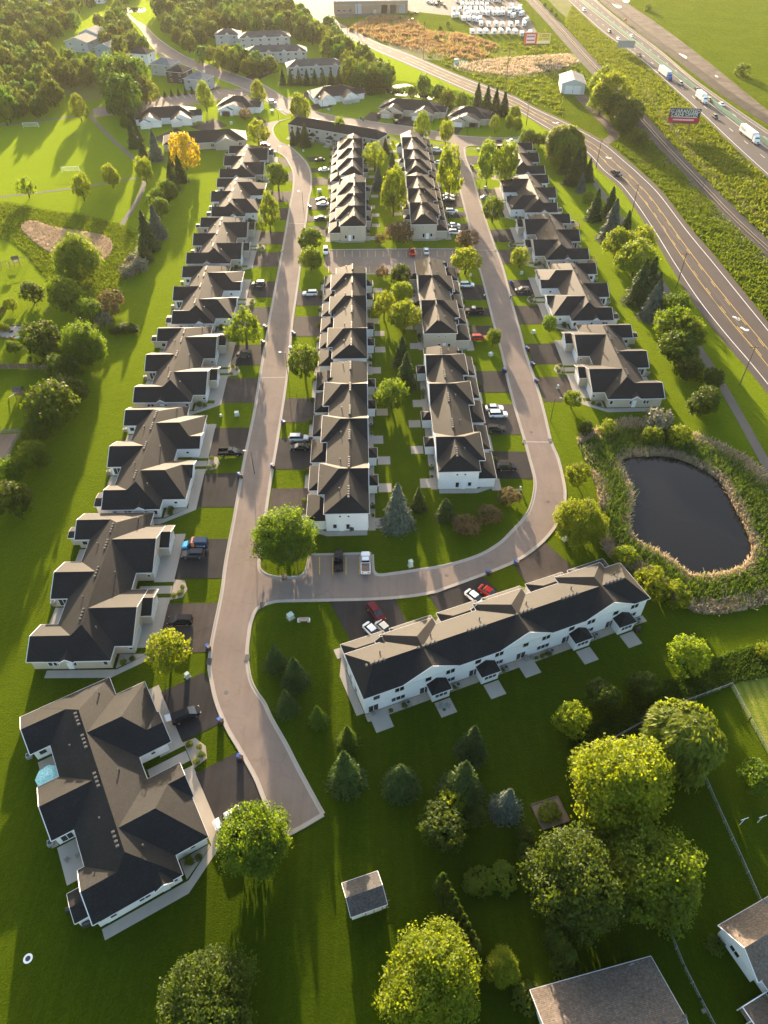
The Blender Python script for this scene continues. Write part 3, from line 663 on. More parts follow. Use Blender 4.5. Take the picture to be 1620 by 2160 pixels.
# left row: corners (street side of the camera-facing end) measured on the ground
c0 = G(20+.2716*500, 1420+.2716*1215, 3.0)
villa('white villa with charcoal roof turned at an angle at the dead end of the street', (c0.x, c0.y), math.radians(30.9), 1, 'hip', 'white_siding', 26.5, 7.6)
nth = ['', 'beige villa with charcoal roof beside the driveway with the painted service van', 'white villa with charcoal roof, black pickup parked nose out on its driveway',
       'beige villa with charcoal roof, third up the street from the dead end', 'white villa with charcoal roof behind the yellow-green tree at the kerb', 'beige villa with charcoal roof level with the central parking lot, on the park side',
       'white villa with charcoal roof behind the tall oval street tree, park side', 'beige villa with charcoal roof at the far end of the row, beside the golden tree']
for k, (x, y) in enumerate([(-48.6,71.6), (-48.5,110.2), (-49.4,149.6), (-50.2,189.0), (-51.6,228.5), (-52.2,268.0), (-53.6,308.2)], 1):
    loc = place_local((x, y), 11.7, -14.25, AXIS)
    villa(nth[k], loc, AXIS, 1, 'gable' if k % 2 else 'hip', 'beige_siding' if k % 2 else 'white_siding', (None, 29.5, 29, 29, 29, 29, 29, 29)[k], 2.6 if k % 2 else 6.0)
nr = ['beige villa with charcoal roof beside the reedy pond', 'white villa with charcoal roof facing the row of blue spruces, second from the pond', 'beige villa with charcoal roof and rear deck, third from the pond',
      'white villa with charcoal roof, second from the collector road on the county road side', 'grey-white villa with charcoal roof behind the two tall oval trees by the collector road']
for k, (x, y) in enumerate([(57.6,150.8), (55.8,190.6), (54.8,231.2), (53.4,271.4), (52.9,311.8)]):
    loc = place_local((x, y), -11.7, -14.25, AXIS)
    villa(nr[k], loc, AXIS, -1, 'hip' if k % 2 else 'gable', ('beige_siding','white_siding','beige_siding','white_siding','grey_siding')[k], (27, 27, 27, 27, 27)[k], 3.0)

def townhouse(label, loc, rz, sx, L, wall, crosses, rear_bumps=True, front_e=True, unit=9.55):
    """two-storey row house; local x = away from the rear wall (times sx), y = along; origin at rear corner of the near end"""
    h = thing('town_house', label, 'town house', (loc[0], loc[1], 0), rz, 'two-storey town houses')
    X = lambda a, b_: (min(sx*a, sx*b_), max(sx*a, sx*b_)); ze = 5.45; W_ = 9.6; rise = 2.75
    nu = max(2, round(L/unit)); ul = L/nu
    walls = MB()
    def wl(a0, a1, y0, y1, z1, o_=0.3): x0, x1 = X(a0, a1); walls.box(x0+o_, x1-o_, y0+o_, y1-o_, 0, z1)
    x0, x1 = X(0, W_)
    roof_solid(h, x0, x1, 0, L, ze, rise, 'y', ('hip','hip'), wmat=wall, ridge=sx*4.3, inset=(3.4, 3.4)); wl(0, W_, 0, L, ze-0.02)
    def en(lo, hi): return (lo, hi) if sx > 0 else (hi, lo)
    for k, c in enumerate(crosses):
        a, b_ = X(-0.02, W_+1.5)
        roof_solid(h, a, b_, c-5.2, c+5.2, ze+0.01, rise+0.12+0.03*k, 'x', en('gable','hip'), wmat=wall, inset=en(0, 4.6) if sx > 0 else (4.6, 0))
        wl(0.02, W_+1.5, c-3.6, c+3.6, ze-0.02, 0.32)
    for u in range(nu):
        ya, yb = u*ul+0.5, (u+1)*ul-0.7
        a, b_ = X(W_-1.2, W_+3.9); g_ = (u % 2 == 0)
        roof_solid(h, a, b_, ya, yb, 2.85, 1.7+0.05*u, 'y', ('hip','hip'), wmat=wall, inset=(2.0, 2.0), ridge=sx*(W_+1.0))
        wl(W_-0.5, W_+3.9, ya, yb, 2.83)
        inst('garage_door', wmesh('garage', 4.9, 2.15), h, (sx*(W_+3.62), (ya+yb)/2, 0), math.pi/2)
        # upper front gable over the entrance
        yd = yb-1.6 if g_ else ya+1.4
        a, b_ = X(W_-2.0, W_+0.9); roof_solid(h, a, b_, yd-1.2, yd+1.2, 5.0, 0.85, 'x', ('gable','gable'), wmat=wall)
        wl(W_-1.0, W_+0.75, yd-1.0, yd+1.0, 4.98, 0.02)
        window(h, sx*(W_+0.75), yd, 3.6, 1.0, 1.1, math.pi/2)
        # rear wall
        yr = u*ul
        R_ = math.pi/2; xr = sx*0.27
        window(h, xr, yr+1.8, 0.1, 1.9, 2.05, R_); window(h, xr, yr+6.4, 0.9, 2.6, 1.25, R_)
        window(h, xr, yr+2.4, 3.5, 1.3, 1.3, R_); window(h, xr, yr+6.6, 3.5, 1.8, 1.35, R_)
        if rear_bumps and u % 3 != 0:
            yc = yr+4.0; a, b_ = X(-2.1, 0.6)
            roof_solid(h, a, b_, yc-1.9, yc+1.9, 2.6, 1.1, 'x', en('hip','gable'), wmat=wall, inset=en(1.5, 0) if sx > 0 else (0, 1.5))
            wl(-2.1, 0.5, yc-1.9, yc+1.9, 2.58, 0.25); window(h, sx*-1.86, yc, 1.0, 2.4, 1.1, R_)
        vents(h, (sx*4.3, yr+2.2, ze+rise+0.02), (0, 1), 5, 0.8)
        pipe(h, sx*6.3, yr+5.4, ze+1.9)
        if u % 3 == 0 or not rear_bumps: pa = ((-0.1, yr+0.8), (-3.7, yr+0.8), (-3.7, yr+4.0), (-0.1, yr+4.0))
        else: pa = ((-2.2, yr+2.6), (-5.2, yr+2.6), (-5.2, yr+5.6), (-2.2, yr+5.6))
        lsheet('patio', h, [(sx*p_, q_) for p_, q_ in pa], 0.030, 'concrete')
        AC(h, sx*-0.7, yr+7.9)
        for q in range(3): p = tx(h, sx*-0.8, yr+4.6+1.3*q); SHRUBS.append((p.x, p.y, 0.32+0.08*((u+q) % 3)))
        p = tx(h, sx*(W_+5.0), yb+0.5); SHRUBS.append((p.x, p.y, 0.55)); p = tx(h, sx*(W_+4.7), yb+1.4); SHRUBS.append((p.x, p.y, 0.45))
    lsheet('planting_bed', h, [(sx*-1.3, 0.2), (sx*0.2, 0.2), (sx*0.2, L), (sx*-1.3, L)], 0.026, 'rock')
    lsheet('apron', h, [(sx*(W_+3.0), -0.5), (sx*(W_+5.2), -0.5), (sx*(W_+5.2), L), (sx*(W_+3.0), L)], 0.028, 'concrete')
    if front_e:
        lsheet('walkway', h, [(sx*a, b_) for a, b_ in ((0.5,-1.2),(W_-0.5,-1.3),(W_+5.2,1.2),(W_+5.2,2.8),(W_+3.2,2.8),(W_,0.2),(0.5,0.2))], 0.032, 'concrete')
    # end wall
    inst('door', wmesh('door', 1.0, 2.1), h, (sx*6.0, 0.25, 0.02)); window(h, sx*4.6, 0.27, 0.5, 0.9, 1.6); window(h, sx*7.4, 0.27, 0.8, 0.9, 1.3)
    window(h, sx*4.4, 0.27, 4.1, 0.55, 0.55); window(h, sx*6.2, 0.27, 4.1, 0.55, 0.55)
    walls.build('wall', M[wall], h); return h
T = [('white two-storey town house beside the large blue spruce on the inner green', (-3.1,106.4), -1, 58.0, 'white_siding', [11.2, 29.2, 43.5]),
     ('white two-storey town house south of the central parking lot, facing the longer street', (-4.5,166.2), -1, 54.0, 'white_siding', [11.0, 29.7, 44.1]),
     ('beige two-storey town house north of the central parking lot, facing the longer street', (-6.4,253.0), -1, 48.0, 'beige_siding', [11.4, 23.3, 34.5]),
     ('beige town house stepping up to the rear of the long one by the collector road', (-8.5,303.5), -1, 48.0, 'beige_siding', [12, 24.5, 37]),
     ('white two-storey town house at the curve opposite the reedy pond', (12.1,119.5), 1, 52.0, 'white_siding', [9.0, 30.4, 43.6]),
     ('beige two-storey town house directly south of the parked red pickup', (11.3,179.0), 1, 46.0, 'beige_siding', [14, 30.0]),
     ('beige two-storey town house north of the parked red pickup', (9.8,254.3), 1, 48.0, 'beige_siding', [13, 27, 40]),
     ('cream town house beside the two conical street trees of the collector road', (8.9,304.0), 1, 52.0, 'white_siding', [10, 22, 38])]
for lab, loc, sx, L, wm, cr in T: townhouse(lab, loc, AXIS, sx, L, wm, cr)
bA = G(700+155/2.314, 1180+683/2.314, 5.45); bB = G(700+1555/2.314, 1180+190/2.314, 5.45)
townhouse('long white town house standing alone between the loop street and the spruce lawn', (bA.x, bA.y), math.atan2(bB.y-bA.y, bB.x-bA.x)-math.pi/2, -1, (bB-bA).length, 'white_siding', [12.4, 31.0, 48.6])
fA = G(608, 288); fB = G(798, 322)
townhouse('long beige town house parallel to the collector road, three spruces at its rear', (fA.x, fA.y), math.atan2(fB.y-fA.y, fB.x-fA.x)-math.pi/2, -1, (fB-fA).length, 'beige_siding', [], True, False)

def simple_house(label, px, w, d, rz, st, wall, roof='roof', axis='x', ends=('gable','gable'), rise=2.6, garage=0, extra=None, name='house', cat='house', group=None, z_e=None, front_w=2):
    """plain house: box, one roof, windows on the camera side; centre of the camera-facing base edge at pixel px"""
    p = G(*px) if len(px) == 2 else Vector(px)
    h = thing(name, label, cat, (p.x, p.y, 0), math.radians(rz), group); ze = z_e or 2.8*st+0.2
    b_ = MB().box(-w/2+0.4, w/2-0.4, 0, d-0.8, 0, ze-0.02)
    roof_solid(h, -w/2, w/2, -0.4, d-0.4, ze, rise, axis, ends, roof, wall)
    for s_ in range(st):
        for k in range(front_w):
            xw = -w/2+w*(k+0.5)/front_w
            if s_ == 0 and garage and k >= front_w-garage: inst('garage_door', wmesh('garage', 4.6, 2.15), h, (xw, -0.03, 0))
            else: window(h, xw, -0.03, 2.8*s_+0.9, 1.5, 1.3)
        window(h, -w/2+0.37, d*0.4, 2.8*s_+0.9, 1.4, 1.3, math.pi/2); window(h, w/2-0.37, d*0.4, 2.8*s_+0.9, 1.4, 1.3, math.pi/2)
    if extra:
        for (x0, x1, y0, y1, ze2, r2, ax2, en2) in extra:
            b_.box(x0+0.4, x1-0.4, y0+0.4, y1-0.4, 0, ze2-0.02); roof_solid(h, x0, x1, y0, y1, ze2, r2, ax2, en2, roof, wall)
    b_.build('wall', M[wall], h); return h
GA, HI = ('gable','gable'), ('hip','hip')
FV = 'villas along the collector road'
def far_villa(label, px, rz, w, wall, n=2, mirror=1):
    """single-storey villa with garage gables turned to the camera"""
    ex = []
    step = w/n
    for k in range(n):
        x = -w/2+step*(k+0.5)
        ex.append((x-step*0.36, x+step*0.36, -4.6, 7.0, 2.8, 2.5, 'y', ('gable','hip')))
        ex.append((x-step*0.36+0.03, x+0.2, -6.2, 3.0, 2.8, 1.5, 'y', ('gable','hip')))
    ex.append((w/2-8, w/2+3, 1.0, 9.0, 2.8, 1.8, 'x', GA))
    h = simple_house(label, px, w, 15, rz, 1, wall, 'roof', 'x', HI, 3.2, 0, ex, 'villa', group=FV, front_w=n)
    for k in range(n):
        x = -w/2+step*(k+0.5)
        inst('garage_door', wmesh('garage', 4.2, 2.15), h, (x-step*0.18+0.1, -5.83, 0)); inst('garage_door', wmesh('garage', 4.2, 2.15), h, (x+step*0.2, -4.23, 0))
    vents(h, (-5, 7.0, 6.15), (1, 0), 4, 1.0); pipe(h, 4, 9, 5.2); return h
far_villa('white villa with two garage gables nearest the park parking lot', (352,262), 12, 30, 'white_siding', 2)
far_villa('small villa with charcoal roof beside the parking lot entrance', (498,238), -8, 20, 'white_siding', 1)
far_villa('white villa with charcoal roof on the wood side of the collector road bend', (712,215), 18, 26, 'white_siding', 2)
far_villa('cream villa with open garage beside the pale far pond', (862,246), -14, 32, 'beige_siding', 2)
far_villa('cream villa with one wide garage gable beside the four dark roadside spruces', (985,262), -16, 20, 'beige_siding', 1)
simple_house('beige villa with its plain rear wall turned to the golden tree', (435,315), 38, 14, 11, 1, 'beige_siding', 'roof', 'x', HI, 3.2, 0, [(4,15,-3,8,2.9,2.4,'y',('gable','hip'))], 'villa', group=FV, front_w=6)
GR = 'grey-roofed row houses in the wood'
for lab, px, w, rz in (('grey-roofed row house nearest the villas by the collector road', (668,163), 34, 10), ('grey-roofed row house in the middle of the wood', (585,132), 38, 8), ('small grey-roofed house at the wood edge beside the collector road', (482,95), 17, 4), ('grey-roofed row house hidden deepest in the wood', (560,100), 34, 10)):
    n_ = int(w/9); ex = [(-w/2+w*(k+0.5)/n_-2.2, -w/2+w*(k+0.5)/n_+2.2, -2.0, 5, 5.6, 1.4, 'y', ('gable','hip')) for k in range(n_)]
    simple_house(lab, px, w, 12, rz, 2, 'grey_siding', 'roof_grey', 'x', HI, 2.6, 0, ex, 'row_house', 'row house', GR, front_w=n_*2)
CH = 'two-storey houses beside the collector road'
for lab, px, w, d, rz, wall, rf_, ax, en in (
    ('pale blue two-storey house with gable roof, farthest into the trees', (190,92), 14, 13, -12, 'blue_siding', 'roof_pale', 'y', GA),
    ('brown-roofed grey house in front of the pale blue one', (165,110), 17, 14, -14, 'grey_siding', 'roof_brown', 'y', GA),
    ('blue-grey gabled house half hidden by yellow-green trees', (224,124), 14, 11, -14, 'blue_siding', 'roof_pale', 'y', GA),
    ('white house with black roof at the wood edge', (292,136), 15, 11, -14, 'white_siding', 'roof', 'x', HI),
    ('pale grey two-storey house beside the dark brown one', (342,160), 14, 11, -18, 'grey_siding', 'roof_pale', 'x', HI),
    ('dark brown two-storey house between two pale grey ones', (372,176), 12, 11, -18, 'brown_siding', 'roof', 'x', HI),
    ('pale grey two-storey house at the corner of the park parking lot', (413,192), 14, 11, -18, 'grey_siding', 'roof_pale', 'x', HI)):
    simple_house(lab, px, w, d, rz, 2, wall, rf_, ax, en, 2.6, 0, None, group=CH)
for lab, px, w, wall in (('brown house beside the lane at the top of the wood', (75,50), 20, 'brown_siding'), ('tan house with brown roof among the far trees', (128,10), 20, 'beige_siding'), ('white-fronted house near the far pond inlet', (200,8), 16, 'white_siding'),
    ('tan house with brown roof at the far edge of the wood', (430,5), 20, 'beige_siding')):
    simple_house(lab, px, w, 12, 5, 1, wall, 'roof_brown', 'x', HI, 3.0, 0, None, group='far houses beyond the wood')
# metal barn
simple_house('white corrugated metal barn with two sliding doors beside the gravel track', (1207,199), 13.5, 20, -6, 1, 'metal_siding', 'roof_pale', 'y', GA, 2.2, 0, None, 'barn', 'barn', None, 5.2, 1)
bn = bpy.data.objects['barn']
for x_ in (-2.2, 2.2): MB().box(x_-2.05, x_+2.05, -0.12, -0.05, 0.05, 4.2).build('sliding_door', M['white'], bn)
# brick depot
dp = thing('depot', 'long tan brick depot with white overhead doors by the gravel yard', 'depot', tuple(G(705,30)), math.radians(4))
DL = (G(857,24)-G(705,30)).length
MB().box(0, DL, 0, 34, 0, 8.0).build('wall', M['brick'], dp)
MB().box(0.6, DL-0.6, 0.6, 33.4, 8.0, 8.15).build('roof', M['roof_pale'], dp)
pr = MB(); pr.box(-0.1,DL+0.1,-0.1,0.5,8.0,8.7); pr.box(-0.1,DL+0.1,33.5,34.1,8.0,8.7); pr.box(-0.1,0.5,0.5,33.5,8.0,8.7); pr.box(DL-0.5,DL+0.1,0.5,33.5,8.0,8.7); pr.build('parapet', M['trim'], dp)
MB().box(-0.06, DL+0.06, -0.06, 0.02, 5.4, 5.9).build('stone_band', M['concrete'], dp)
for f, w_, h_ in ((0.33,5,6.4),(0.55,2.2,2.6),(0.68,4.6,5.6),(0.80,4.6,5.6),(0.92,4.6,5.6)):
    inst('overhead_door', wmesh('garage', w_, h_), dp, (DL*f, -0.10, 0))
for f in (0.06,0.14,0.22): window(dp, DL*f, -0.05, 1.4, 2.0, 1.6)
# houses and shed at the near right edge
hp = G(1118,2088,2.9)
h1 = thing('house', 'house with broad tan-brown shingle roof below the huge double maple', 'house', (hp.x, hp.y, 0), 0.0)
ang = math.atan2(*(lambda v: (v.y, v.x))(G(1373,2017,2.9)-hp)); h1.rotation_euler.z = ang
L1 = (G(1373,2017,2.9)-hp).length
roof_solid(h1, 0, L1, -15.0, 0, 2.9, 2.6, 'x', GA, 'roof_brown', 'white_siding')
MB().box(0.5, L1-0.5, -14.5, -0.5, 0, 2.88).build('wall', M['white_siding'], h1)
for k in range(6):
    vents(h1, (6.5+2.6*k, -7.2, 5.35), (1, 0), 1)
dsh = MB(); dsh.cyl((0,0),0.05,0.05,-0.5,0.4,6); 
for k in range(12):
    a = 2*math.pi*k/12; a2 = 2*math.pi*(k+1)/12
    dsh.poly([(0,0.1,0.5),(0.42*math.cos(a),-0.05,0.5+0.42*math.sin(a)),(0.42*math.cos(a2),-0.05,0.5+0.42*math.sin(a2))])
dm = dsh.mesh('satellite_dish', M['grey_metal'])
inst('satellite_dish', dm, h1, (L1-3.2, -0.4, 3.4))
h2p = G(1515,1952,2.9); h2 = thing('house', 'white-walled house with brown roof and a wooden deck at its side', 'house', (h2p.x, h2p.y, 0), 0.0)
e2 = G(1625,2110,2.9); ang2 = math.atan2(e2.y-h2p.y, e2.x-h2p.x); h2.rotation_euler.z = ang2; L2 = (e2-h2p).length+4
roof_solid(h2, 0, 7.2, 0, 13, 2.9, 2.5, 'y', GA, 'roof_brown', 'white_siding')
roof_solid(h2, 4.5, L2+6, 0.6, 11, 2.85, 2.2, 'x', GA, 'roof_brown', 'white_siding')
MB().box(0.5, 6.7, 0.5, 12.5, 0, 2.88).box(5.0, L2+5.5, 1.1, 10.5, 0, 2.83).build('wall', M['white_siding'], h2)
for xw in (3.2, 9.0, 12.0): window(h2, xw, 0.47 if xw < 7 else 1.07, 1.0, 1.6, 1.3)
inst('satellite_dish', dm, h2, (0.6, 6.4, 5.3))
pipe(h2, 9, 5.0, 4.6)
dk = thing('deck', 'raised wooden deck with white rail beside the white-walled house', 'deck', tuple(tx(h2, 8.3, -0.2)), ang2)
for k in range(24): MB().box(0.05+0.21*k, 0.24+0.21*k, -3.2, 1.1, 0.9, 0.95).build('plank', M['wood'], dk)
rl = MB(); rl.beam((0.1,-3.1,1.95),(5.0,-3.1,1.95),0.12,0.1); rl.beam((0.1,-3.1,1.95),(0.1,1.0,1.95),0.12,0.1); rl.build('rail', M['white'], dk)
for x_, y_ in ((0.1,-3.1),(1.7,-3.1),(3.3,-3.1),(5.0,-3.1),(0.1,-1.1),(0.1,1.0)): MB().box(x_-0.07,x_+0.07,y_-0.07,y_+0.07,0,1.95).build('post', M['white'], dk)
for k in range(3): MB().box(5.1+0.3*k, 5.4+0.3*k, -2.4, -1.0, 0.55-0.25*k, 0.6-0.25*k).build('step', M['wood'], dk)
shp = G(742,1943); sh = thing('garden_shed', 'small white garden shed with dark grey roof and red-edged double doors', 'shed', tuple(shp), math.radians(18))
MB().box(0.1, 5.0, 0.1, 4.3, 0, 2.1).build('wall', M['white_siding'], sh)
roof_solid(sh, -0.1, 5.2, -0.1, 4.5, 2.1, 0.9, 'x', GA, 'roof_grey', 'white_siding')
for x_ in (2.15, 3.35): MB().box(x_, x_+1.05, 0.03, 0.08, 0.05, 1.9).build('door', M['white'], sh)
rt = MB()
for x_ in (2.0, 3.2, 4.4): rt.box(x_, x_+0.14, 0.01, 0.09, 0.05, 2.0)
rt.build('door_trim', M['red'], sh)
# ------------------------------------------------------------------ vegetation
def np_mesh(name, V, quads, mat, smooth=False):
    me = bpy.data.meshes.new(name); nv, nf = len(V), len(quads); k = quads.shape[1]
    me.vertices.add(nv); me.vertices.foreach_set('co', V.astype(np.float32).ravel())
    me.loops.add(nf*k); me.loops.foreach_set('vertex_index', quads.astype(np.int32).ravel())
    me.polygons.add(nf); me.polygons.foreach_set('loop_start', np.arange(0, nf*k, k, dtype=np.int32))
    me.update(calc_edges=True); me.materials.append(mat); return me
def leaf_cards(C, D, U, size, aspect=1.0):
    """quads (bent across the middle is not needed at this size) at centres C with long axis U and normal D"""
    U = U-(U*D).sum(1, keepdims=True)*D; U /= np.linalg.norm(U, axis=1, keepdims=True)+1e-9
    W = np.cross(D, U); s_ = size[:, None]
    a, b_ = U*s_*aspect, W*s_
    V = np.stack([C-a, C+b_*0.8-a*0.1, C+a, C-b_*0.8+a*0.1], 1).reshape(-1, 3)
    return V, np.arange(len(V)).reshape(-1, 4)
def unit(rng, n): v = rng.normal(size=(n, 3)); return v/np.linalg.norm(v, axis=1, keepdims=True)
def crown_round(seed, n_clump, per, leaf, mat, shape='round', z0=0.18, name='crown'):
    """crown in a unit box: width 1 (x, y in -0.5..0.5), height z0..1"""
    rng = np.random.default_rng(seed); cs = []
    nl = 15 if shape != 'oval' else 11
    lobes = unit(rng, nl); lobes[:, 2] = np.abs(lobes[:, 2])*1.1-0.35; lr = rng.uniform(0.20, 0.30, nl)
    if shape == 'loose': lr = rng.uniform(0.15, 0.24, nl)
    if shape == 'rag':
        nl = 34; lobes = unit(rng, nl); lobes[:, 2] = np.abs(lobes[:, 2])*1.15-0.30; lr = rng.uniform(0.10, 0.19, nl); lobes *= rng.uniform(0.85, 1.25, nl)[:, None]
    lob_c = lobes*np.array([0.30, 0.30, 0.30]); lob_c = np.vstack([lob_c, [[0, 0, 0]]]); lr = np.append(lr, 0.34)
    pick = rng.choice(len(lr), n_clump, p=lr**2/np.sum(lr**2))
    d = unit(rng, n_clump); d[:, 2] = np.where(d[:, 2] < -0.2, d[:, 2]*0.6, d[:, 2])
    rr = lr[pick]*(0.80+0.25*rng.random(n_clump)**0.6)
    C = lob_c[pick]+d*rr[:, None]
    # keep clumps that are not buried deep inside another lobe
    dist = np.linalg.norm(C[:, None, :]-lob_c[None], axis=2)/lr[None]
    keep = (dist.min(1) > 0.62) | (rng.random(n_clump) < 0.12)
    C, d = C[keep], d[keep]
    zspan = 1-z0
    if shape == 'oval':
        h_ = (C[:, 2]+0.5); C[:, :2] *= (1.06-0.35*np.clip(h_-0.45, 0, 1))[:, None]
    n = len(C)*per
    cc = np.repeat(C, per, 0)+rng.normal(size=(n, 3))*0.030; dd = np.repeat(d, per, 0)
    D = dd*0.9+unit(rng, n)*0.9; D[:, 2] += 0.35; D /= np.linalg.norm(D, axis=1, keepdims=True)
    U = unit(rng, n); size = leaf*rng.uniform(0.6, 1.25, n)
    V, Q = leaf_cards(cc, D, U, size)
    lo, hi = np.percentile(V, 0.3, 0), np.percentile(V, 99.7, 0)
    V = (V-(lo+hi)/2)/(hi-lo); V[:, 2] = z0+(V[:, 2]+0.5)*zspan
    return np_mesh(name, V, Q, mat)
def crown_spruce(seed, n, leaf, mat, fat=0.5, z0=0.04, tiers=11, blunt=0.0):
    rng = np.random.default_rng(seed); t = rng.random(n)**1.35
    tier = np.floor(t*tiers)/tiers; fr = (t-tier)*tiers
    R = 0.5*((1-t)**0.85)*(1-blunt)+0.5*blunt*np.sqrt(np.clip(1-t, 0, 1))
    R = R*(1.14-0.50*fr)+0.012
    nb = 9+(tier*0).astype(int); a0 = rng.random(tiers+1)*6.28
    k = rng.integers(0, 10, n); ang = a0[(tier*tiers).astype(int)]+k*(2*np.pi/10)+rng.normal(size=n)*0.17
    rad = R*np.sqrt(rng.random(n))**0.7*(0.86+0.28*np.sin(k*12.9+tier*47.0)*0.5+0.06*rng.normal(size=n))
    C = np.stack([np.cos(ang)*rad, np.sin(ang)*rad, z0+t*(1-z0)-rad*0.16], 1)
    out = np.stack([np.cos(ang), np.sin(ang), np.full(n, -0.25)], 1)
    D = np.stack([rng.normal(size=n)*0.5, rng.normal(size=n)*0.5, np.ones(n)], 1)+0.5*out; D /= np.linalg.norm(D, axis=1, keepdims=True)
    V, Q = leaf_cards(C, D, out+0.45*unit(rng, n), leaf*rng.uniform(0.6, 1.3, n), 1.7)
    V[:, 2] = np.clip(V[:, 2], 0.01, 1.02); return np_mesh('crown', V, Q, mat)
def crown_willow(seed, n, leaf, mat):
    rng = np.random.default_rng(seed); d = unit(rng, n); d[:, 2] = np.abs(d[:, 2])
    nl = 20; lob = unit(rng, nl); lob[:, 2] = np.abs(lob[:, 2]); near = (d@lob.T).max(1)
    r = 0.26+0.24*np.clip((near-0.80)/0.20, 0, 1)+0.02*rng.normal(size=n)
    C = d*r[:, None]; drop = rng.random(n)**1.5*0.42*(1-d[:, 2]*0.6); C[:, 2] -= drop
    C[:, :2] *= (1+drop*0.12)[:, None]
    out = d*np.array([0.35, 0.35, 0])+np.array([0, 0, -1.0])
    D = d+0.6*unit(rng, n); D /= np.linalg.norm(D, axis=1, keepdims=True)
    V, Q = leaf_cards(C, D, out+0.25*unit(rng, n), leaf*rng.uniform(0.6, 1.3, n), 2.6)
    lo, hi = np.percentile(V, 0.3, 0), np.percentile(V, 99.7, 0); V = (V-(lo+hi)/2)/(hi-lo); V[:, 2] = 0.1+(V[:, 2]+0.5)*0.9
    return np_mesh('crown', V, Q, mat)
def trunk_mesh(seed, h=0.5, r=0.03, limbs=5, spread=0.28):
    rng = random.Random(seed); b_ = MB(); b_.tube([(0,0,-0.01),(0.004,0.003,h*0.5),(0.0,0.006,h),(0.01,0,h+0.22)], [r*1.25, r, r*0.75, r*0.2], 7)
    for k in range(limbs):
        a = 6.283*k/max(limbs, 1)+rng.random(); z = h*(0.55+0.4*rng.random()); e = spread*(0.7+0.5*rng.random())
        b_.tube([(0,0,z),(math.cos(a)*e*0.5,math.sin(a)*e*0.5,z+0.13),(math.cos(a)*e,math.sin(a)*e,z+0.30)], [r*0.6, r*0.4, r*0.12], 5)
    return b_.mesh('trunk', M['bark'], True)
PRO = {}
def proto(key, crowns, trunks): PRO[key] = (crowns, trunks)
LG, LY, LD = M['leaf_green'], M['leaf_yellow'], M['leaf_dark']
tr_short = [trunk_mesh(1, 0.34, 0.026), trunk_mesh(2, 0.30, 0.030)]; tr_s = [trunk_mesh(3, 0.8, 0.022, 0)]; tr_low = [trunk_mesh(4, 0.15, 0.03, 6, 0.32)]
proto('D', [crown_round(11+i, 620, 11, 0.030, LG) for i in range(3)], tr_short)              # mid-green street tree
proto('Y', [crown_round(21+i, 620, 11, 0.029, LY) for i in range(3)], tr_short)              # yellow-green
proto('K', [crown_round(31+i, 620, 11, 0.030, LD, 'round', 0.12) for i in range(2)], tr_short)  # dark
proto('O', [crown_round(41+i, 620, 12, 0.027, LY, 'oval', 0.16) for i in range(2)], tr_short)   # dense oval
proto('L', [crown_round(51+i, 300, 12, 0.030, LY, 'loose', 0.2) for i in range(2)], tr_short)   # loose, see-through
proto('G', [crown_round(61, 520, 12, 0.030, M['leaf_gold'], 'round', 0.1)], tr_short)
proto('C', [crown_round(71+i, 420, 11, 0.030, M['leaf_bronze'], 'round', 0.12) for i in range(2)], tr_low)
proto('H', [crown_round(81+i, 300, 10, 0.040, LG, 'round', 0.0) for i in range(2)], tr_low)     # shrub
proto('HY', [crown_round(85+i, 420, 11, 0.034, LY, 'round', 0.02) for i in range(2)], tr_low)
proto('HG', [crown_round(88, 260, 10, 0.040, M['leaf_grey'], 'loose', 0.02)], tr_low)
proto('F', [crown_round(91+i, 420, 10, 0.036, M['leaf_wood'], 'round' if i < 2 else 'oval', 0.08) for i in range(4)], tr_short)  # woodland
proto('S', [crown_spruce(101+i, 5200, 0.026, M['leaf_spruce']) for i in range(3)], tr_s)
proto('SR', [crown_spruce(111+i, 5200, 0.028, M['leaf_spruce'], blunt=0.75, tiers=8) for i in range(2)], tr_s)    # rounded pine
proto('SY', [crown_spruce(115, 4200, 0.028, LG)], tr_s)                                         # young bright conifer
proto('B', [crown_spruce(121+i, 5600, 0.026, M['leaf_blue']) for i in range(2)], tr_s)
proto('W', [crown_willow(131, 9000, 0.020, M['leaf_willow'])], tr_short)
proto('BY', [crown_round(141, 2300, 14, 0.0150, LY, 'rag', 0.08), crown_round(142, 2300, 14, 0.0150, LY, 'rag', 0.08)], tr_short)   # large near trees
proto('BD', [crown_round(143, 2300, 14, 0.0150, LD, 'rag', 0.08), crown_round(144, 2300, 14, 0.0150, LG, 'rag', 0.08)], tr_short)
proto('BG', [crown_round(145, 2100, 14, 0.016, LG, 'rag', 0.10)], tr_short)
proto('A', [crown_spruce(151, 2200, 0.046, M['leaf_dark'], blunt=0.95, tiers=30)], tr_s)      # arborvitae
RATIO = dict(D=1.05, Y=1.05, K=1.0, O=1.45, L=1.1, G=1.1, C=0.8, H=0.75, HY=0.85, HG=0.7, F=1.15, S=1.45, SR=1.1, SY=1.35, B=1.45, W=0.95, BY=1.0, BD=0.95, BG=1.05, A=2.4)
NAME = dict(D='street_tree', Y='street_tree', K='broadleaf_tree', O='oval_tree', L='loose_tree', G='golden_tree', C='crabapple_tree', H='shrub', HY='shrub', HG='shrub', F='woodland_tree', S='spruce_tree', SR='pine_tree', SY='young_conifer', B='blue_spruce', W='willow_tree', BY='yellow_green_tree', BD='maple_tree', BG='maple_tree', A='arborvitae')
CAT = dict(H='shrub', HY='shrub', HG='shrub')
vr = random.Random(7)
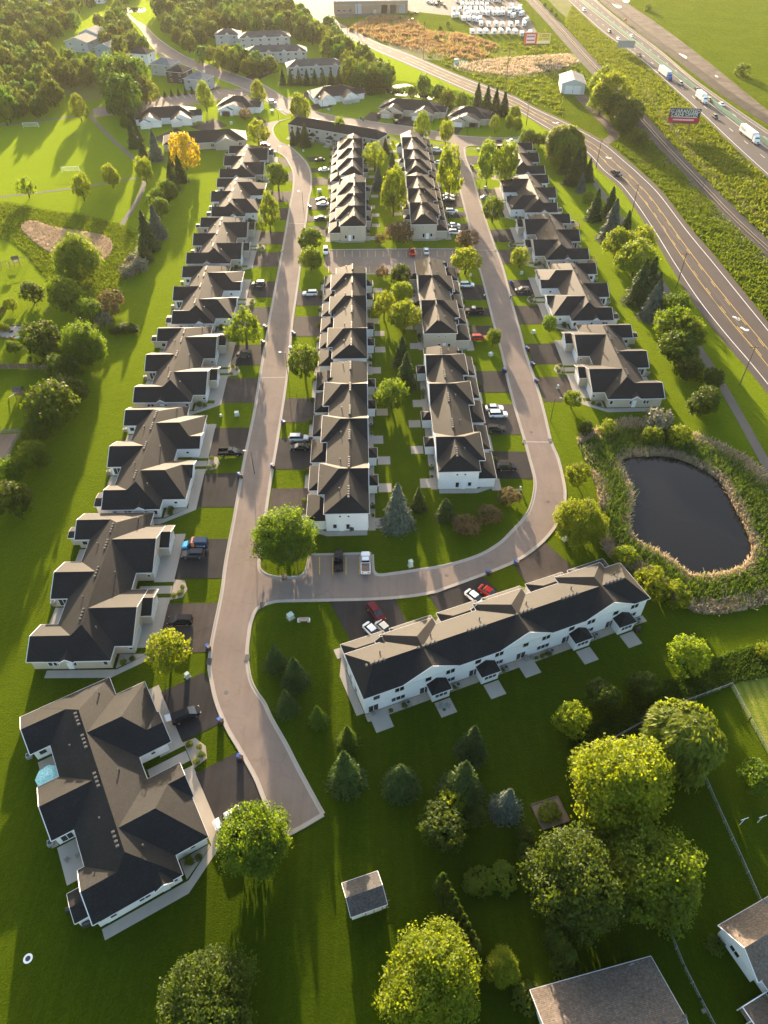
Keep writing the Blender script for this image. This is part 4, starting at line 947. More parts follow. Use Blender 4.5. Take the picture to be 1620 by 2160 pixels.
def plant(kind, x, y, w, h, label, group=None, leanrot=None):
    crowns, trunks = PRO[kind]; r = vr.random()*6.283 if leanrot is None else leanrot
    t = thing(NAME[kind], label, CAT.get(kind, 'tree'), (x, y, 0), r, group, (w, w, h))
    inst('crown', crowns[vr.randrange(len(crowns))], t); inst('trunk', trunks[vr.randrange(len(trunks))], t); return t
def tree(kind, cx, cy, wpx, label, group=None, k=1.0):
    """crown centre (cx, cy) and crown width wpx in photo pixels; the size in metres follows from the ground it stands on"""
    r = RATIO[kind]*k; h = 8.0
    for _ in range(4):
        zc = h*(0.42 if kind in ('S','B','SY','A') else 0.52); w = wpx*(1.22 if kind in ('S','B','SY') else 1.08)*depth(cx, cy, zc)/FPX; h = w*r
    p = G(cx, cy, zc); return plant(kind, p.x, p.y, w, h, label, group)
ST = 'trees along the streets'
for k_, cx, cy, w_, lab, kk in [
    ('BG',601,1125,128,'wide bright green maple at the street corner beside the lower parking bay',0.85), ('Y',352,1372,82,'yellow-green tree on the lawn before the second villa from the dead end',1.05),
    ('BG',537,1762,145,'full round yellow-green maple beside the white car at the dead end',1.0), ('D',641,762,62,'round green maple on the kerb lawn between two white town houses',1.05),
    ('D',654,508,46,'round green tree beside the parking lot entrance, the one behind its twin',1.0), ('D',655,545,46,'round green tree beside the parking lot entrance, the one in front of its twin',1.0),
    ('L',515,690,75,'loose yellow-green tree at the kerb before the fourth villa from the dead end',0.95), ('O',566,447,44,'tall oval yellow-green tree on the kerb lawn of the park-side villas',1.25),
    ('D',585,372,42,'dark green round tree where the longer street bends',1.2), ('L',543,278,45,'loose round tree beside the collector road junction',1.0),
    ('O',545,192,30,'small oval tree on the collector road sidewalk',0.95), ('O',432,202,34,'bright yellow-green tree beside the park parking lot',1.1), ('G',388,318,56,'golden yellow tree behind the beige villa',1.1),
    ('C',516,240,26,'small bronze crabapple before the small villa',1.1), ('O',633,230,40,'dense oval tree behind the long town house roof',0.95), ('O',716,272,26,'narrow oval tree at the rear wall of the long beige town house',1.2),
    ('L',790,329,44,'loose light green tree on the lawn between the far town houses',1.15), ('O',830,403,50,'tall dense oval tree in the middle of the upper green',1.3), ('C',841,488,58,'dark bronze crabapple on the green beside the parking lot',0.9),
    ('C',802,503,22,'small bronze crabapple beside the larger one by the parking lot',1.0), ('O',950,364,50,'tall dense oval tree at the kerb of the shorter street',1.45), ('O',891,265,33,'conical street tree beside the collector road, wider of two',1.1),
    ('O',941,278,28,'conical street tree beside the collector road, smaller of two',1.1), ('C',985,502,48,'dark bronze crabapple beside the shorter street',0.95), ('Y',983,550,58,'broad bright green tree at the parking lot corner by the shorter street',0.85),
    ('D',1040,712,30,'small round tree beside the red car',1.2), ('O',1030,343,40,'tall oval tree before the grey-white villa, nearer the street',1.45), ('O',1069,343,42,'tall oval tree before the grey-white villa, nearer the house',1.4),
    ('D',1041,441,42,'round green tree on the kerb lawn across from the tall oval one',1.15), ('Y',1098,543,36,'yellow-green tree on the kerb lawn of the third villa from the pond',1.1), ('D',1160,682,30,'small round tree at the corner of the second villa from the pond',1.1),
    ('Y',1208,843,36,'small yellow-green tree on the lawn beside the villa nearest the pond',1.0), ('L',810,643,46,'loose yellow-green tree on the middle green, nearest the white town house',1.2), ('Y',848,618,44,'yellow-green tree on the middle green, behind its larger neighbour',1.0),
    ('Y',853,668,64,'broad yellow-green tree on the middle green',1.0), ('D',826,833,64,'round dark green tree on the lower green between the white town houses',1.0), ('K',845,578,42,'dark bronze-green tree beside the parking lot edge',0.95), ('C',806,572,27,'small bronze tree at the parking lot edge',1.1),
    ('Y',1221,1000,50,'round bright green tree between the loop street and the reeds',0.95), ('BY',1228,1095,95,'large bright yellow-green tree between the loop street and the reeds',0.95),
    ('C',985,1105,56,'low bronze crabapple on the loop lawn, largest of three',0.75), ('C',1033,1083,50,'low bronze crabapple on the loop lawn, middle of three',0.75), ('C',1075,1047,46,'low bronze crabapple on the loop lawn beside the kerb',0.75),
    ('Y',1208,1517,68,'tall bright-leaved tree standing alone on the lawn below the long white town house',1.15), ('K',1270,1467,68,'dull green round tree on the shaded lawn, nearer the bright-leaved one',0.95), ('K',1357,1447,60,'dull green round tree on the shaded lawn, nearer the grass ditch',0.95),
    ('Y',1453,1383,80,'round bright green tree at the head of the grass ditch',0.95), ('HY',1613,1370,34,'small bright bush on the grass ditch',0.9), ('BY',1313,1650,192,'huge yellow-green tree inside the fence beside the willow',1.0),
    ('W',1438,1555,150,'weeping willow with yellow-green drooping branches at the wire fence',0.9), ('D',1597,1640,70,'bushy green tree beside the clothes poles',0.95), ('BD',1215,1850,195,'huge maple with yellow-tipped leaves, half nearer the hedge',1.0),
    ('BD',1372,1840,185,'huge maple with yellow-tipped leaves, half nearer the fence',1.0), ('BY',908,2050,188,'large bright yellow-green tree below the garden shed',1.0), ('BY',1060,2040,66,'small yellow-green tree behind the large one below the shed',1.0),
    ('BD',430,2112,190,'dark round tree with yellow-lit top on the open lawn',0.9), ('K',935,1738,92,'dark bushy tree beside the hedge end',0.95), ('L',955,1690,60,'thin yellow-green tree above the dark bushy one',1.0), ('K',1000,1720,50,'low dark thicket tree beside the blue-green spruce',0.8)]:
    tree(k_, cx, cy, w_, lab, ST if cy < 1000 else None, kk)
for k_, cx, cy, w_, lab, grp in [
    ('S',618,292,17,'spruce behind the long beige town house, closest to the street junction in a tight trio','spruces'), ('S',629,286,17,'spruce behind the long beige town house, middle of a tight trio','spruces'), ('S',643,288,26,'spruce behind the long beige town house, widest of a tight trio','spruces'),
    ('S',813,311,18,'slim dark spruce at the end wall of the long beige town house','spruces'), ('S',774,308,11,'tiny spruce at the rear of the long beige town house','spruces'), ('B',798,380,27,'blue spruce on the upper green beside the tall oval tree','spruces'),
    ('S',827,350,25,'dark spruce on the upper green','spruces'), ('B',824,366,18,'small pale blue spruce in front of the dark one on the upper green','spruces'), ('S',848,745,38,'dark spruce on the middle green, the one behind','spruces'), ('S',857,785,46,'dark spruce on the middle green, the one in front','spruces'),
    ('B',838,1070,64,'large silvery blue spruce on the loop lawn','spruces'), ('S',883,1054,34,'dark spruce beside the large silvery one','spruces'), ('SR',940,1070,44,'rounded dark conifer beside the white town house at the curve','spruces')]:
    tree(k_, cx, cy, w_, lab, grp)
RE = 'trees in the belt beside the county road'
for k_, cx, cy, w_, lab in [('D',1113,290,30,'round tree at the collector road end, first of three'),('K',1138,294,24,'dark small tree between two round ones at the collector road end'),('D',1158,290,28,'round tree at the collector road end beside the willow-like one'),
    ('W',1193,308,76,'broad yellow-green willow-like tree beside the turn to the county road'),('S',1195,340,32,'dark spruce under the willow-like tree'),('S',1215,356,42,'wide dark spruce in the cluster below the willow-like tree'),('S',1230,336,26,'slim spruce at the rear of the cluster below the willow-like tree'),
    ('S',1242,362,26,'slim spruce beside the county road pole'),('B',1227,388,22,'small blue-green spruce at the foot of the cluster'),('H',1242,415,26,'faint green bush below the spruce cluster'),('S',1257,437,36,'dark ragged spruce of a pair in the belt, the one closer to the villas'),('S',1288,430,34,'dark ragged spruce of a pair in the belt, the one closer to the county road'),
    ('B',1292,470,48,'blue spruce in the belt beside the two ragged ones'),('S',1322,475,30,'small dark spruce beside the blue one in the belt'),('Y',1303,512,58,'yellow-green tree below the blue spruce in the belt'),('Y',1355,505,56,'yellow-green tree of the belt nearest the road pole'),('Y',1343,542,72,'largest yellow-green tree of the belt'),
    ('S',1352,600,54,'broad dark spruce above the tall blue one'),('S',1377,575,34,'dark spruce behind the broad one'),('B',1382,637,50,'tall blue spruce in the belt next to the path'),('S',1387,605,32,'dark spruce between the broad and the tall blue one'),('D',1417,682,72,'round clipped green tree in the belt, first of three'),
    ('D',1423,648,56,'round clipped green tree in the belt, behind the others'),('D',1447,699,74,'round clipped green tree in the belt, beside the path'),('K',1433,735,70,'bronze-tipped dark pine below the round clipped trees'),('K',1457,778,52,'dark round pine beside the path'),('K',1503,798,42,'small olive tree at the path edge'),('K',1485,845,58,'dark rounded bush tree nearest the pond meadow')]:
    tree(k_, cx, cy, w_, lab, RE)
for k_, cx, cy, w_, lab in [('HG',1390,884,58,'grey leafless-looking bush above the pond'),('HY',1380,916,42,'bright green bush at the pond rim'),('HY',1433,916,50,'bright green bush beside the pond rim, yellow-topped'),('K',1237,902,28,'dark small bush on the lawn beside the pond reeds'),('L',1282,900,32,'thin pale sapling beside the pond reeds'),
    ('HY',1320,1168,46,'bright shrub between the reeds and the long white town house'),('HY',1372,1224,66,'large bright shrub behind the end of the long white town house'),('HY',1425,1250,56,'bright shrub beside the large one at the reed edge')]:
    tree(k_, cx, cy, w_, lab, 'bushes around the pond')
SL = 'conifers on the shaded lawn below the loop street'
for k_, cx, cy, w_, lab in [('S',580,1385,44,'dark spruce on the corner lawn, first above the other two'),('S',622,1418,54,'dark spruce on the corner lawn, widest of the kerb row'),('S',603,1480,44,'faint dark spruce on the corner lawn beside the kerb'),('SY',670,1508,38,'bright yellow-green young conifer on the corner lawn'),
    ('SY',733,1553,44,'young light green conifer below the brighter one'),('S',727,1622,72,'broad spruce in the row toward the kerb'),('SR',845,1637,76,'rounded spruce standing alone in the middle of the lawn'),('S',997,1563,60,'narrow spruce below the end of the long white town house'),('S',977,1650,88,'broad dark spruce above the garden thicket'),('B',1070,1692,60,'blue-green spruce beside the vegetable bed')]:
    tree(k_, cx, cy, w_, lab, SL)
PK = 'trees at the park'
for k_, cx, cy, w_, lab in [('S',279,289,28,'tall dark spruce beside the park path'),('S',290,282,20,'dark spruce behind the tall one beside the park path'),('S',277,250,18,'dark spruce at the white villa end wall'),('D',266,260,24,'round green bush tree beside the white villa'),('S',300,318,25,'dark spruce between the park path and the blue one'),('B',326,312,33,'blue spruce before the beige villa'),
    ('S',362,333,21,'slim dark spruce below the golden tree'),('S',378,360,30,'dark spruce below the golden tree, wider one'),('S',361,378,30,'dark blue-green spruce in the row toward the basin'),('O',304,358,34,'oval tree where the park paths meet'),('D',352,402,42,'round dark green tree in the row toward the basin'),('D',329,420,36,'round green tree of the row toward the basin, behind'),('D',337,440,38,'round green tree in the middle of the row toward the basin'),
    ('B',328,472,38,'grey-green spruce in the row toward the basin'),('S',307,492,46,'wide dark spruce at the basin corner'),('S',303,528,30,'smaller dark spruce at the end of the row toward the basin'),('K',245,220,40,'dark tree beside the park parking lot'),('O',165,226,34,'round tree at the corner of the soccer field'),('O',233,370,32,'oval tree beside the lower park path'),('O',170,394,36,'oval tree below the lower park path'),('L',55,394,36,'thin young tree below the lower park path'),('O',6,235,34,'round tree at the edge of the soccer field')]:
    tree(k_, cx, cy, w_, lab, PK)
YD = 'trees of the back yards beside the basin'
for k_, cx, cy, w_, lab in [('HG',280,548,30,'grey-green bush at the basin corner, darkest of three'),('HG',293,558,36,'silver bush at the basin corner, widest of three'),('HG',268,571,34,'silver bush at the basin corner, smallest of three'),('BY',155,540,88,'big yellow-green willow bush in the dry basin'),('K',65,617,44,'dark upright tree beside the play set fence'),('D',138,622,70,'broad green tree at the back of the yards'),
    ('C',233,633,50,'bronze crabapple at the yard edge'),('C',230,655,38,'small bronze crabapple below the larger one'),('D',187,657,50,'light-edged green tree beside the bronze crabapple'),('HG',215,672,36,'grey-leaved tree beside the bronze crabapple'),('BG',175,724,86,'big green tree at the yard edge'),('K',88,722,82,'big dark green tree beside the paddling pool'),('D',28,732,27,'small young tree beside the paddling pool'),('Y',22,642,26,'small yellow-green tree at the wooden fence'),
    ('K',130,780,64,'dark pine at the end of the wooden fence'),('K',142,825,70,'dark pine behind the swing set'),('K',105,858,100,'broad dark pine beside the swing set'),('D',75,910,54,'round green bush tree at the fence corner'),('D',70,960,62,'round green bush tree below the fence corner'),('D',22,992,54,'round green bush tree at the garden plot'),('K',18,1052,80,'dark round tree with yellow-lit edge below the garden plot'),('HY',8,690,20,'small yellow bush beside the fire pit')]:
    tree(k_, cx, cy, w_, lab, YD)
def hedge(name, label, a, b_, n, w, h, kind='HG', group=None):
    A_, B_ = G(*a), G(*b_); root = thing(name, label, 'hedge', tuple(A_), 0.0, group)
    for i in range(n):
        p = A_.lerp(B_, i/max(n-1, 1))-A_; s_ = 0.85+0.3*vr.random()
        o = inst('bush', PRO[kind][0][i % len(PRO[kind][0])], root, tuple(p), vr.random()*6.28, (w*s_, w*s_, h*s_))
    return root
hedge('hedge', 'clipped dense hedge strip sticking out onto the lawn from the yards', (244,703), (282,700), 6, 4.0, 2.4, 'K')
for i in range(9): tree('A', 932+8.5*i, 1862+17*i, 36, 'slim arborvitae in the dark diagonal hedge row below the vegetable bed', 'arborvitae hedge row')
for i in range(5): tree('A', 1165+9*i, 1968+13*i, 36, 'slim arborvitae in the short row beside the tan-roofed house', 'arborvitae row at the tan-roofed house')
for i, (x, y) in enumerate([(1108,1760),(1112,1795),(1118,1830),(1122,1860)]): tree('K', x, y, 36, 'dark round bush in the row below the vegetable bed', 'dark bushes below the vegetable bed')
for x, y, w_, lab in [(1012,1858,62,'leafy green raspberry patch on the lawn below the bushes, end beside the hedge'),(1060,1852,62,'leafy green raspberry patch on the lawn below the bushes'),(1160,1712,46,'low green rows in the timber-edged vegetable bed'),(1185,2040,50,'dark green shrub at the corner of the tan-roofed house'),(1215,2055,36,'small shrub against the tan-roofed house'),(1110,2105,60,'tangled bush at the wall of the tan-roofed house'),(1508,1992,40,'shrub against the white wall of the house with the wooden deck')]:
    tree('HY' if 'raspberry' in lab or 'rows' in lab else 'H', x, y, w_, lab, None, 0.45)
# woodland (top left, and the belt between the row houses and the county road)
wr = random.Random(3)
def inside(p, poly):
    c = False; n = len(poly)
    for i in range(n):
        (x1, y1), (x2, y2) = poly[i], poly[i-1]
        if (y1 > p[1]) != (y2 > p[1]) and p[0] < (x2-x1)*(p[1]-y1)/(y2-y1)+x1: c = not c
    return c
def woods(poly, dx, wlo, whi, label, group):
    x0, x1 = min(p[0] for p in poly), max(p[0] for p in poly); y0, y1 = min(p[1] for p in poly), max(p[1] for p in poly)
    y = y0
    while y < y1:
        sc = depth(0, 250)/depth(0, y+20); x = x0+wr.random()*dx
        while x < x1:
            if inside((x, y), poly): tree('F', x+wr.uniform(-4, 4), y+wr.uniform(-4, 4), wr.uniform(wlo, whi)*sc, label, group, wr.uniform(0.85, 1.25))
            x += dx*sc*wr.uniform(0.8, 1.25)
        y += dx*0.52*sc
woods([(-30,108),(60,100),(120,112),(150,130),(200,128),(235,138),(215,165),(150,158),(120,165),(110,215),(60,232),(-30,228)], 34, 30, 46, 'woodland tree in the dense wood between the park and the pale blue houses', 'wood beside the park')
woods([(215,135),(300,140),(310,190),(285,205),(235,205),(215,180)], 36, 50, 72, 'woodland tree in the clump beside the park parking lot', 'clump beside the park parking lot')
woods([(-20,-14),(60,0),(140,20),(165,42),(120,62),(100,88),(20,82),(-20,92)], 34, 28, 42, 'woodland tree around the far brown house', 'wood around the far houses')
woods([(-20,-46),(330,-46),(300,-8),(225,-4),(170,12),(150,18),(90,-8),(-20,-14)], 40, 26, 40, 'woodland tree at the far edge beyond the wood', 'trees beyond the wood')
woods([(340,-40),(620,-46),(600,-12),(340,-4)], 40, 28, 42, 'woodland tree beyond the wood above the row houses', 'trees beyond the row houses')
woods([(205,40),(250,12),(268,45),(290,75),(318,105),(300,112),(255,110),(215,85)], 30, 28, 42, 'woodland tree between the pale blue houses and the collector road', 'clump at the collector road bend')
woods([(318,0),(600,-10),(645,25),(700,60),(735,85),(720,100),(660,80),(560,62),(470,55),(425,80),(400,100),(350,65),(325,45)], 33, 30, 46, 'woodland tree in the wood above the grey-roofed row houses', 'wood above the row houses')
woods([(660,88),(735,90),(800,128),(840,150),(835,168),(780,170),(745,165),(735,130)], 30, 30, 46, 'woodland tree between the row houses and the county road', 'belt beside the upper county road')
woods([(420,100),(470,105),(540,120),(590,140),(560,150),(500,140),(450,128),(418,115)], 30, 28, 38, 'woodland tree along the collector road by the row houses', 'trees before the row houses')
for cx in range(596, 722, 17): tree('S', cx, 166-abs(cx-660)*0.02, 17, 'dark spruce in the row before the grey-roofed row house', 'spruce row before the row houses')
for i, cx in enumerate((1008,1028,1046,1064)): tree('S', cx, 205+6*i, 26, 'dark spruce in the row of four between the cream villa and the county road', 'four roadside spruces')
for cx, cy, w_ in ((1092,262,20),(1075,258,18),(1045,262,22),(1088,240,22)): tree('O', cx, cy, w_, 'small round tree on the lawn beside the four roadside spruces', 'small trees at the collector road end')
for cx, cy, w_ in ((893,178,30),(925,195,26),(945,205,30),(975,210,24),(870,195,20)): tree('F', cx, cy, w_, 'willow bush on the bank of the pale far pond', 'bushes at the far pond')
for cx, cy, w_ in ((1278,165,44),(1262,178,40),(1290,195,70),(1270,210,50)): tree('Y', cx, cy, w_, 'yellow-green tree in the clump beside the metal barn', 'clump beside the metal barn')
for cx, cy, w_ in ((1300,225,46),(1322,240,52),(1338,232,40),(1315,255,44),(1350,290,30)): tree('K', cx, cy, w_, 'dark tree in the clump beside the railway', 'dark clump beside the railway')
for cx, cy, w_ in ((1220,151,8),(920,80,9),(929,60,8),(945,50,9),(1150,10,7),(1163,22,8),(1172,32,8)): tree('F', cx, cy, w_, 'lone small tree on the meadow beyond the county road', 'small meadow trees')
for cx, cy, w_ in ((1368,15,16),(1570,146,30)): tree('H', cx, cy, w_, 'low bush on the field beyond the highway', 'field bushes')
for i in range(7): tree('S', 318+14.5*i, 201-1.6*i, 8, 'tiny young spruce in the row along the park parking lot', 'young spruces along the park parking lot')
# foundation shrubs
for i, (x, y, r_) in enumerate(SHRUBS):
    if (i*7) % 10 < 8: plant('H' if i % 3 else 'HY', x, y, r_*2.5, r_*2.0, 'low clipped shrub in a pebble bed against a house', 'foundation shrubs')
# reeds round the pond, in the dry basin and on the marsh (nobody could count the blades)
def blades(name, label, poly, hole, n, h, mat, w=0.09, seed=1, dens=None, clump=0.0):
    rng = np.random.default_rng(seed); P = [(p.x, p.y) for p in poly]; Hh = [(p.x, p.y) for p in hole] if hole else None
    P = np.array(P); lo, hi = P.min(0), P.max(0); out = np.zeros((0, 2))
    def ins(q, poly):
        poly = np.array(poly); c = np.zeros(len(q), bool); j = len(poly)-1
        for i in range(len(poly)):
            x1, y1 = poly[i]; x2, y2 = poly[j]
            if y1 != y2:
                m_ = ((y1 > q[:, 1]) != (y2 > q[:, 1])) & (q[:, 0] < (x2-x1)*(q[:, 1]-y1)/(y2-y1)+x1); c ^= m_
            j = i
        return c
    cl = rng.uniform(lo, hi, (max(60, n//40), 2))
    for _ in range(40):
        q = rng.uniform(lo, hi, (n, 2))
        if clump: k = rng.random(n) < clump; q[k] = cl[rng.integers(0, len(cl), k.sum())]+rng.normal(size=(k.sum(), 2))*1.1
        ok = ins(q, P)
        if Hh: ok &= ~ins(q, Hh)
        q = q[ok]
        if dens is not None and len(q): q = q[rng.random(len(q)) < dens(q)]
        out = np.vstack([out, q])
        if len(out) >= n: break
    pts = out[:n]
    B_ = np.array([(x, y, 0.02) for x, y in pts]); k = len(B_); hh = h*rng.uniform(0.55, 1.2, k)
    an = rng.random(k)*6.283; lean = rng.normal(size=(k, 2))*0.45*hh[:, None]
    wv = np.stack([np.cos(an), np.sin(an), np.zeros(k)], 1)*w
    top = B_+np.concatenate([lean, hh[:, None]], 1)
    V = np.stack([B_-wv, B_+wv, top+wv*0.5, top-wv*0.5], 1).reshape(-1, 3); Q = np.arange(4*k).reshape(-1, 4)
    return tag(link(bpy.data.objects.new(name, np_mesh(name, V, Q, mat))), label, 'reeds', None, 'stuff')
pond_in = [Vector((p.x, p.y)) for p in pond]
pc = sum((p for p in pond), Vector())/len(pond)
A1 = np.array([(p.x, p.y) for p in pond[::2]]); A2 = np.array([(p.x, p.y) for p in pond_bank[::2]])
def ring_d(q):                       # 0 at the water, 1 at the outer rim
    a = np.linalg.norm(q[:, None]-A1[None], axis=2).min(1); b_ = np.linalg.norm(q[:, None]-A2[None], axis=2).min(1); return a/(a+b_+1e-6)
blades('reed_bed', 'pale dead reeds lying along the water line and outer rim of the pond', pond_bank, pond, 22000, 1.0, M['reed_dead'], 0.13, 5, lambda q: np.where((ring_d(q) < 0.20) | ((ring_d(q) > 0.66) & (np.sin(q[:, 0]*0.33)+np.cos(q[:, 1]*0.27+q[:, 0]*0.11) > -0.5)), 1.0, 0.10), 0.35)
blades('reed_bed', 'tall green reeds ringing the dark pond', pond_bank, pond, 15000, 1.5, M['reed_green'], 0.08, 6, lambda q: np.where((ring_d(q) > 0.17) & (ring_d(q) < 0.74), 1.0, 0.15), 0.3)
basin = spline(gp([(45,478),(70,467),(110,480),(170,489),(222,500),(238,520),(225,545),(195,562),(150,560),(100,530),(60,500)]), 5, True)
blades('reed_bed', 'dry grey-brown reeds filling the grassy basin', basin, None, 11000, 0.6, M['reed_dead'], 0.14, 7, None, 0.4)
ditch = spline(gp([(1200,1560),(1300,1500),(1400,1440),(1470,1400),(1560,1370),(1640,1350),(1640,1420),(1560,1440),(1470,1480),(1400,1520),(1290,1570),(1230,1600)]), 5, True)
blades('tall_grass', 'band of tall unmown grass in the ditch before the wire fence', ditch, None, 9000, 0.7, M['reed_green'], 0.09, 8, None, 0.3)

CE = gp([(1300,312),(1340,345),(1400,405),(1453,474),(1513,543),(1570,613),(1650,715)]); RW = gp([(1680,602),(1560,488),(1490,418),(1440,368),(1390,315),(1350,272),(1310,262)])
blades('tall_grass', 'tall meadow grass between the county road and the railway', CE+RW, None, 16000, 0.75, M['tuft'], 0.26, 9, None, 0.5)
RE_ = gp([(1190,50),(1262,135),(1310,185),(1360,240),(1412,300),(1455,345),(1500,392),(1560,448),(1660,545)]); HW = gp([(1670,420),(1560,325),(1487,254),(1419,191),(1340,121),(1265,68),(1205,14)])
blades('tall_grass', 'tall meadow grass between the railway and the highway', RE_+HW, None, 22000, 0.8, M['tuft'], 0.32, 10, None, 0.5)
blades('tall_grass', 'tall meadow grass between the county road and the dealer yard', gp([(900,120),(990,162),(1090,205),(1190,248),(1185,190),(1250,190),(1210,120),(1150,60),(1130,90),(1000,95),(920,90)]), None, 9000, 0.8, M['tuft'], 0.34, 12, None, 0.6)
blades('tall_grass', 'unmown yellow-green grass around the dry basin', spline(gp([(-40,455),(0,428),(90,443),(190,458),(262,477),(285,505),(268,560),(250,605),(220,636),(190,648),(160,634),(105,596),(60,541),(20,510),(-40,486)]), 4, True), basin, 14000, 0.45, M['tuft'], 0.16, 13, None, 0.4)
blades('reed_bed', 'golden dry reeds on the marsh beside the county road', gp([(735,64),(790,34),(868,40),(900,66),(985,74),(1055,100),(1015,128),(960,126),(880,110),(800,86)]), None, 9000, 1.6, M['tuft_dry'], 0.30, 14, None, 0.7)
blades('reed_bed', 'pale trampled reeds on the dry flat beside the billboard', gp([(1010,128),(1100,121),(1200,115),(1220,132),(1178,148),(1090,162),(1020,155),(965,144)]), None, 6000, 0.9, M['reed_dead'], 0.34, 15, None, 0.5)
blades('tall_grass', 'tall grass on the bank of the pale far pond', gp([(705,184),(760,174),(812,172),(830,182),(812,198),(780,203),(725,196)])+gp([(905,182),(960,194),(1000,209),(1025,233),(945,235),(925,205)]), None, 5000, 1.2, M['reed_green'], 0.24, 16, None, 0.5)
# ------------------------------------------------------------------ vehicles (local x = forward)
def loft(b_, st, m=0):
    """body from stations (x, half width, z low, z mid, z top, top half width)"""
    i0 = len(b_.v); n = 8
    for x, w, zl, zm, zt, wt in st:
        b_.v += [(x,-w*0.9,zl),(x,-w,zl+0.12),(x,-w,zm),(x,-wt,zt),(x,wt,zt),(x,w,zm),(x,w,zl+0.12),(x,w*0.9,zl)]
    for k in range(len(st)-1):
        for j in range(n):
            a = i0+k*n+j; c = i0+k*n+(j+1) % n; b_.f.append((a, c, c+n, a+n)); b_.m.append(m)
    b_.f.append(tuple(i0+j for j in range(n))); b_.m.append(m); e = i0+(len(st)-1)*n; b_.f.append(tuple(e+n-1-j for j in range(n))); b_.m.append(m)
    return b_
def frustum(b_, x0, x1, w0, z0, X0, X1, W0, z1, m=0):
    return b_.solid([(x0,-w0,z0),(x1,-w0,z0),(x1,w0,z0),(x0,w0,z0),(X0,-W0,z1),(X1,-W0,z1),(X1,W0,z1),(X0,W0,z1)], [(3,2,1,0),(4,5,6,7),(0,1,5,4),(1,2,6,5),(2,3,7,6),(3,0,4,7)], m)
def wheel_m(r, w):
    t = MB(); n = 14; i = 0
    for y, rr in ((-w/2, r*0.86), (-w/2+0.03, r), (w/2-0.03, r), (w/2, r*0.86)):
        for k in range(n): a = 2*math.pi*k/n; t.v.append((rr*math.cos(a), y, rr*math.sin(a)))
    for s_ in range(3):
        for k in range(n): t.f.append((s_*n+k, s_*n+(k+1) % n, (s_+1)*n+(k+1) % n, (s_+1)*n+k)); t.m.append(0)
    t.f.append(tuple(range(n))); t.m.append(0); t.f.append(tuple(3*n+n-1-k for k in range(n))); t.m.append(0)
    q = MB(); 
    for sy in (-1, 1): q.poly([(r*0.6*math.cos(2*math.pi*k/10), sy*(w/2+0.012), r*0.6*math.sin(2*math.pi*k/10)) for k in range(10)])
    return t.mesh('wheel', M['tyre']), q.mesh('rim', M['rim'], fix=False)
WH = {}
def add_wheels(par, axles, tw, r=0.34, w=0.23):
    k = (r, w)
    if k not in WH: WH[k] = wheel_m(r, w)
    for x in axles:
        for s_ in (-1, 1):
            o = inst('wheel', WH[k][0], par, (x, s_*tw, r)); inst('rim', WH[k][1], o)
VM = {}
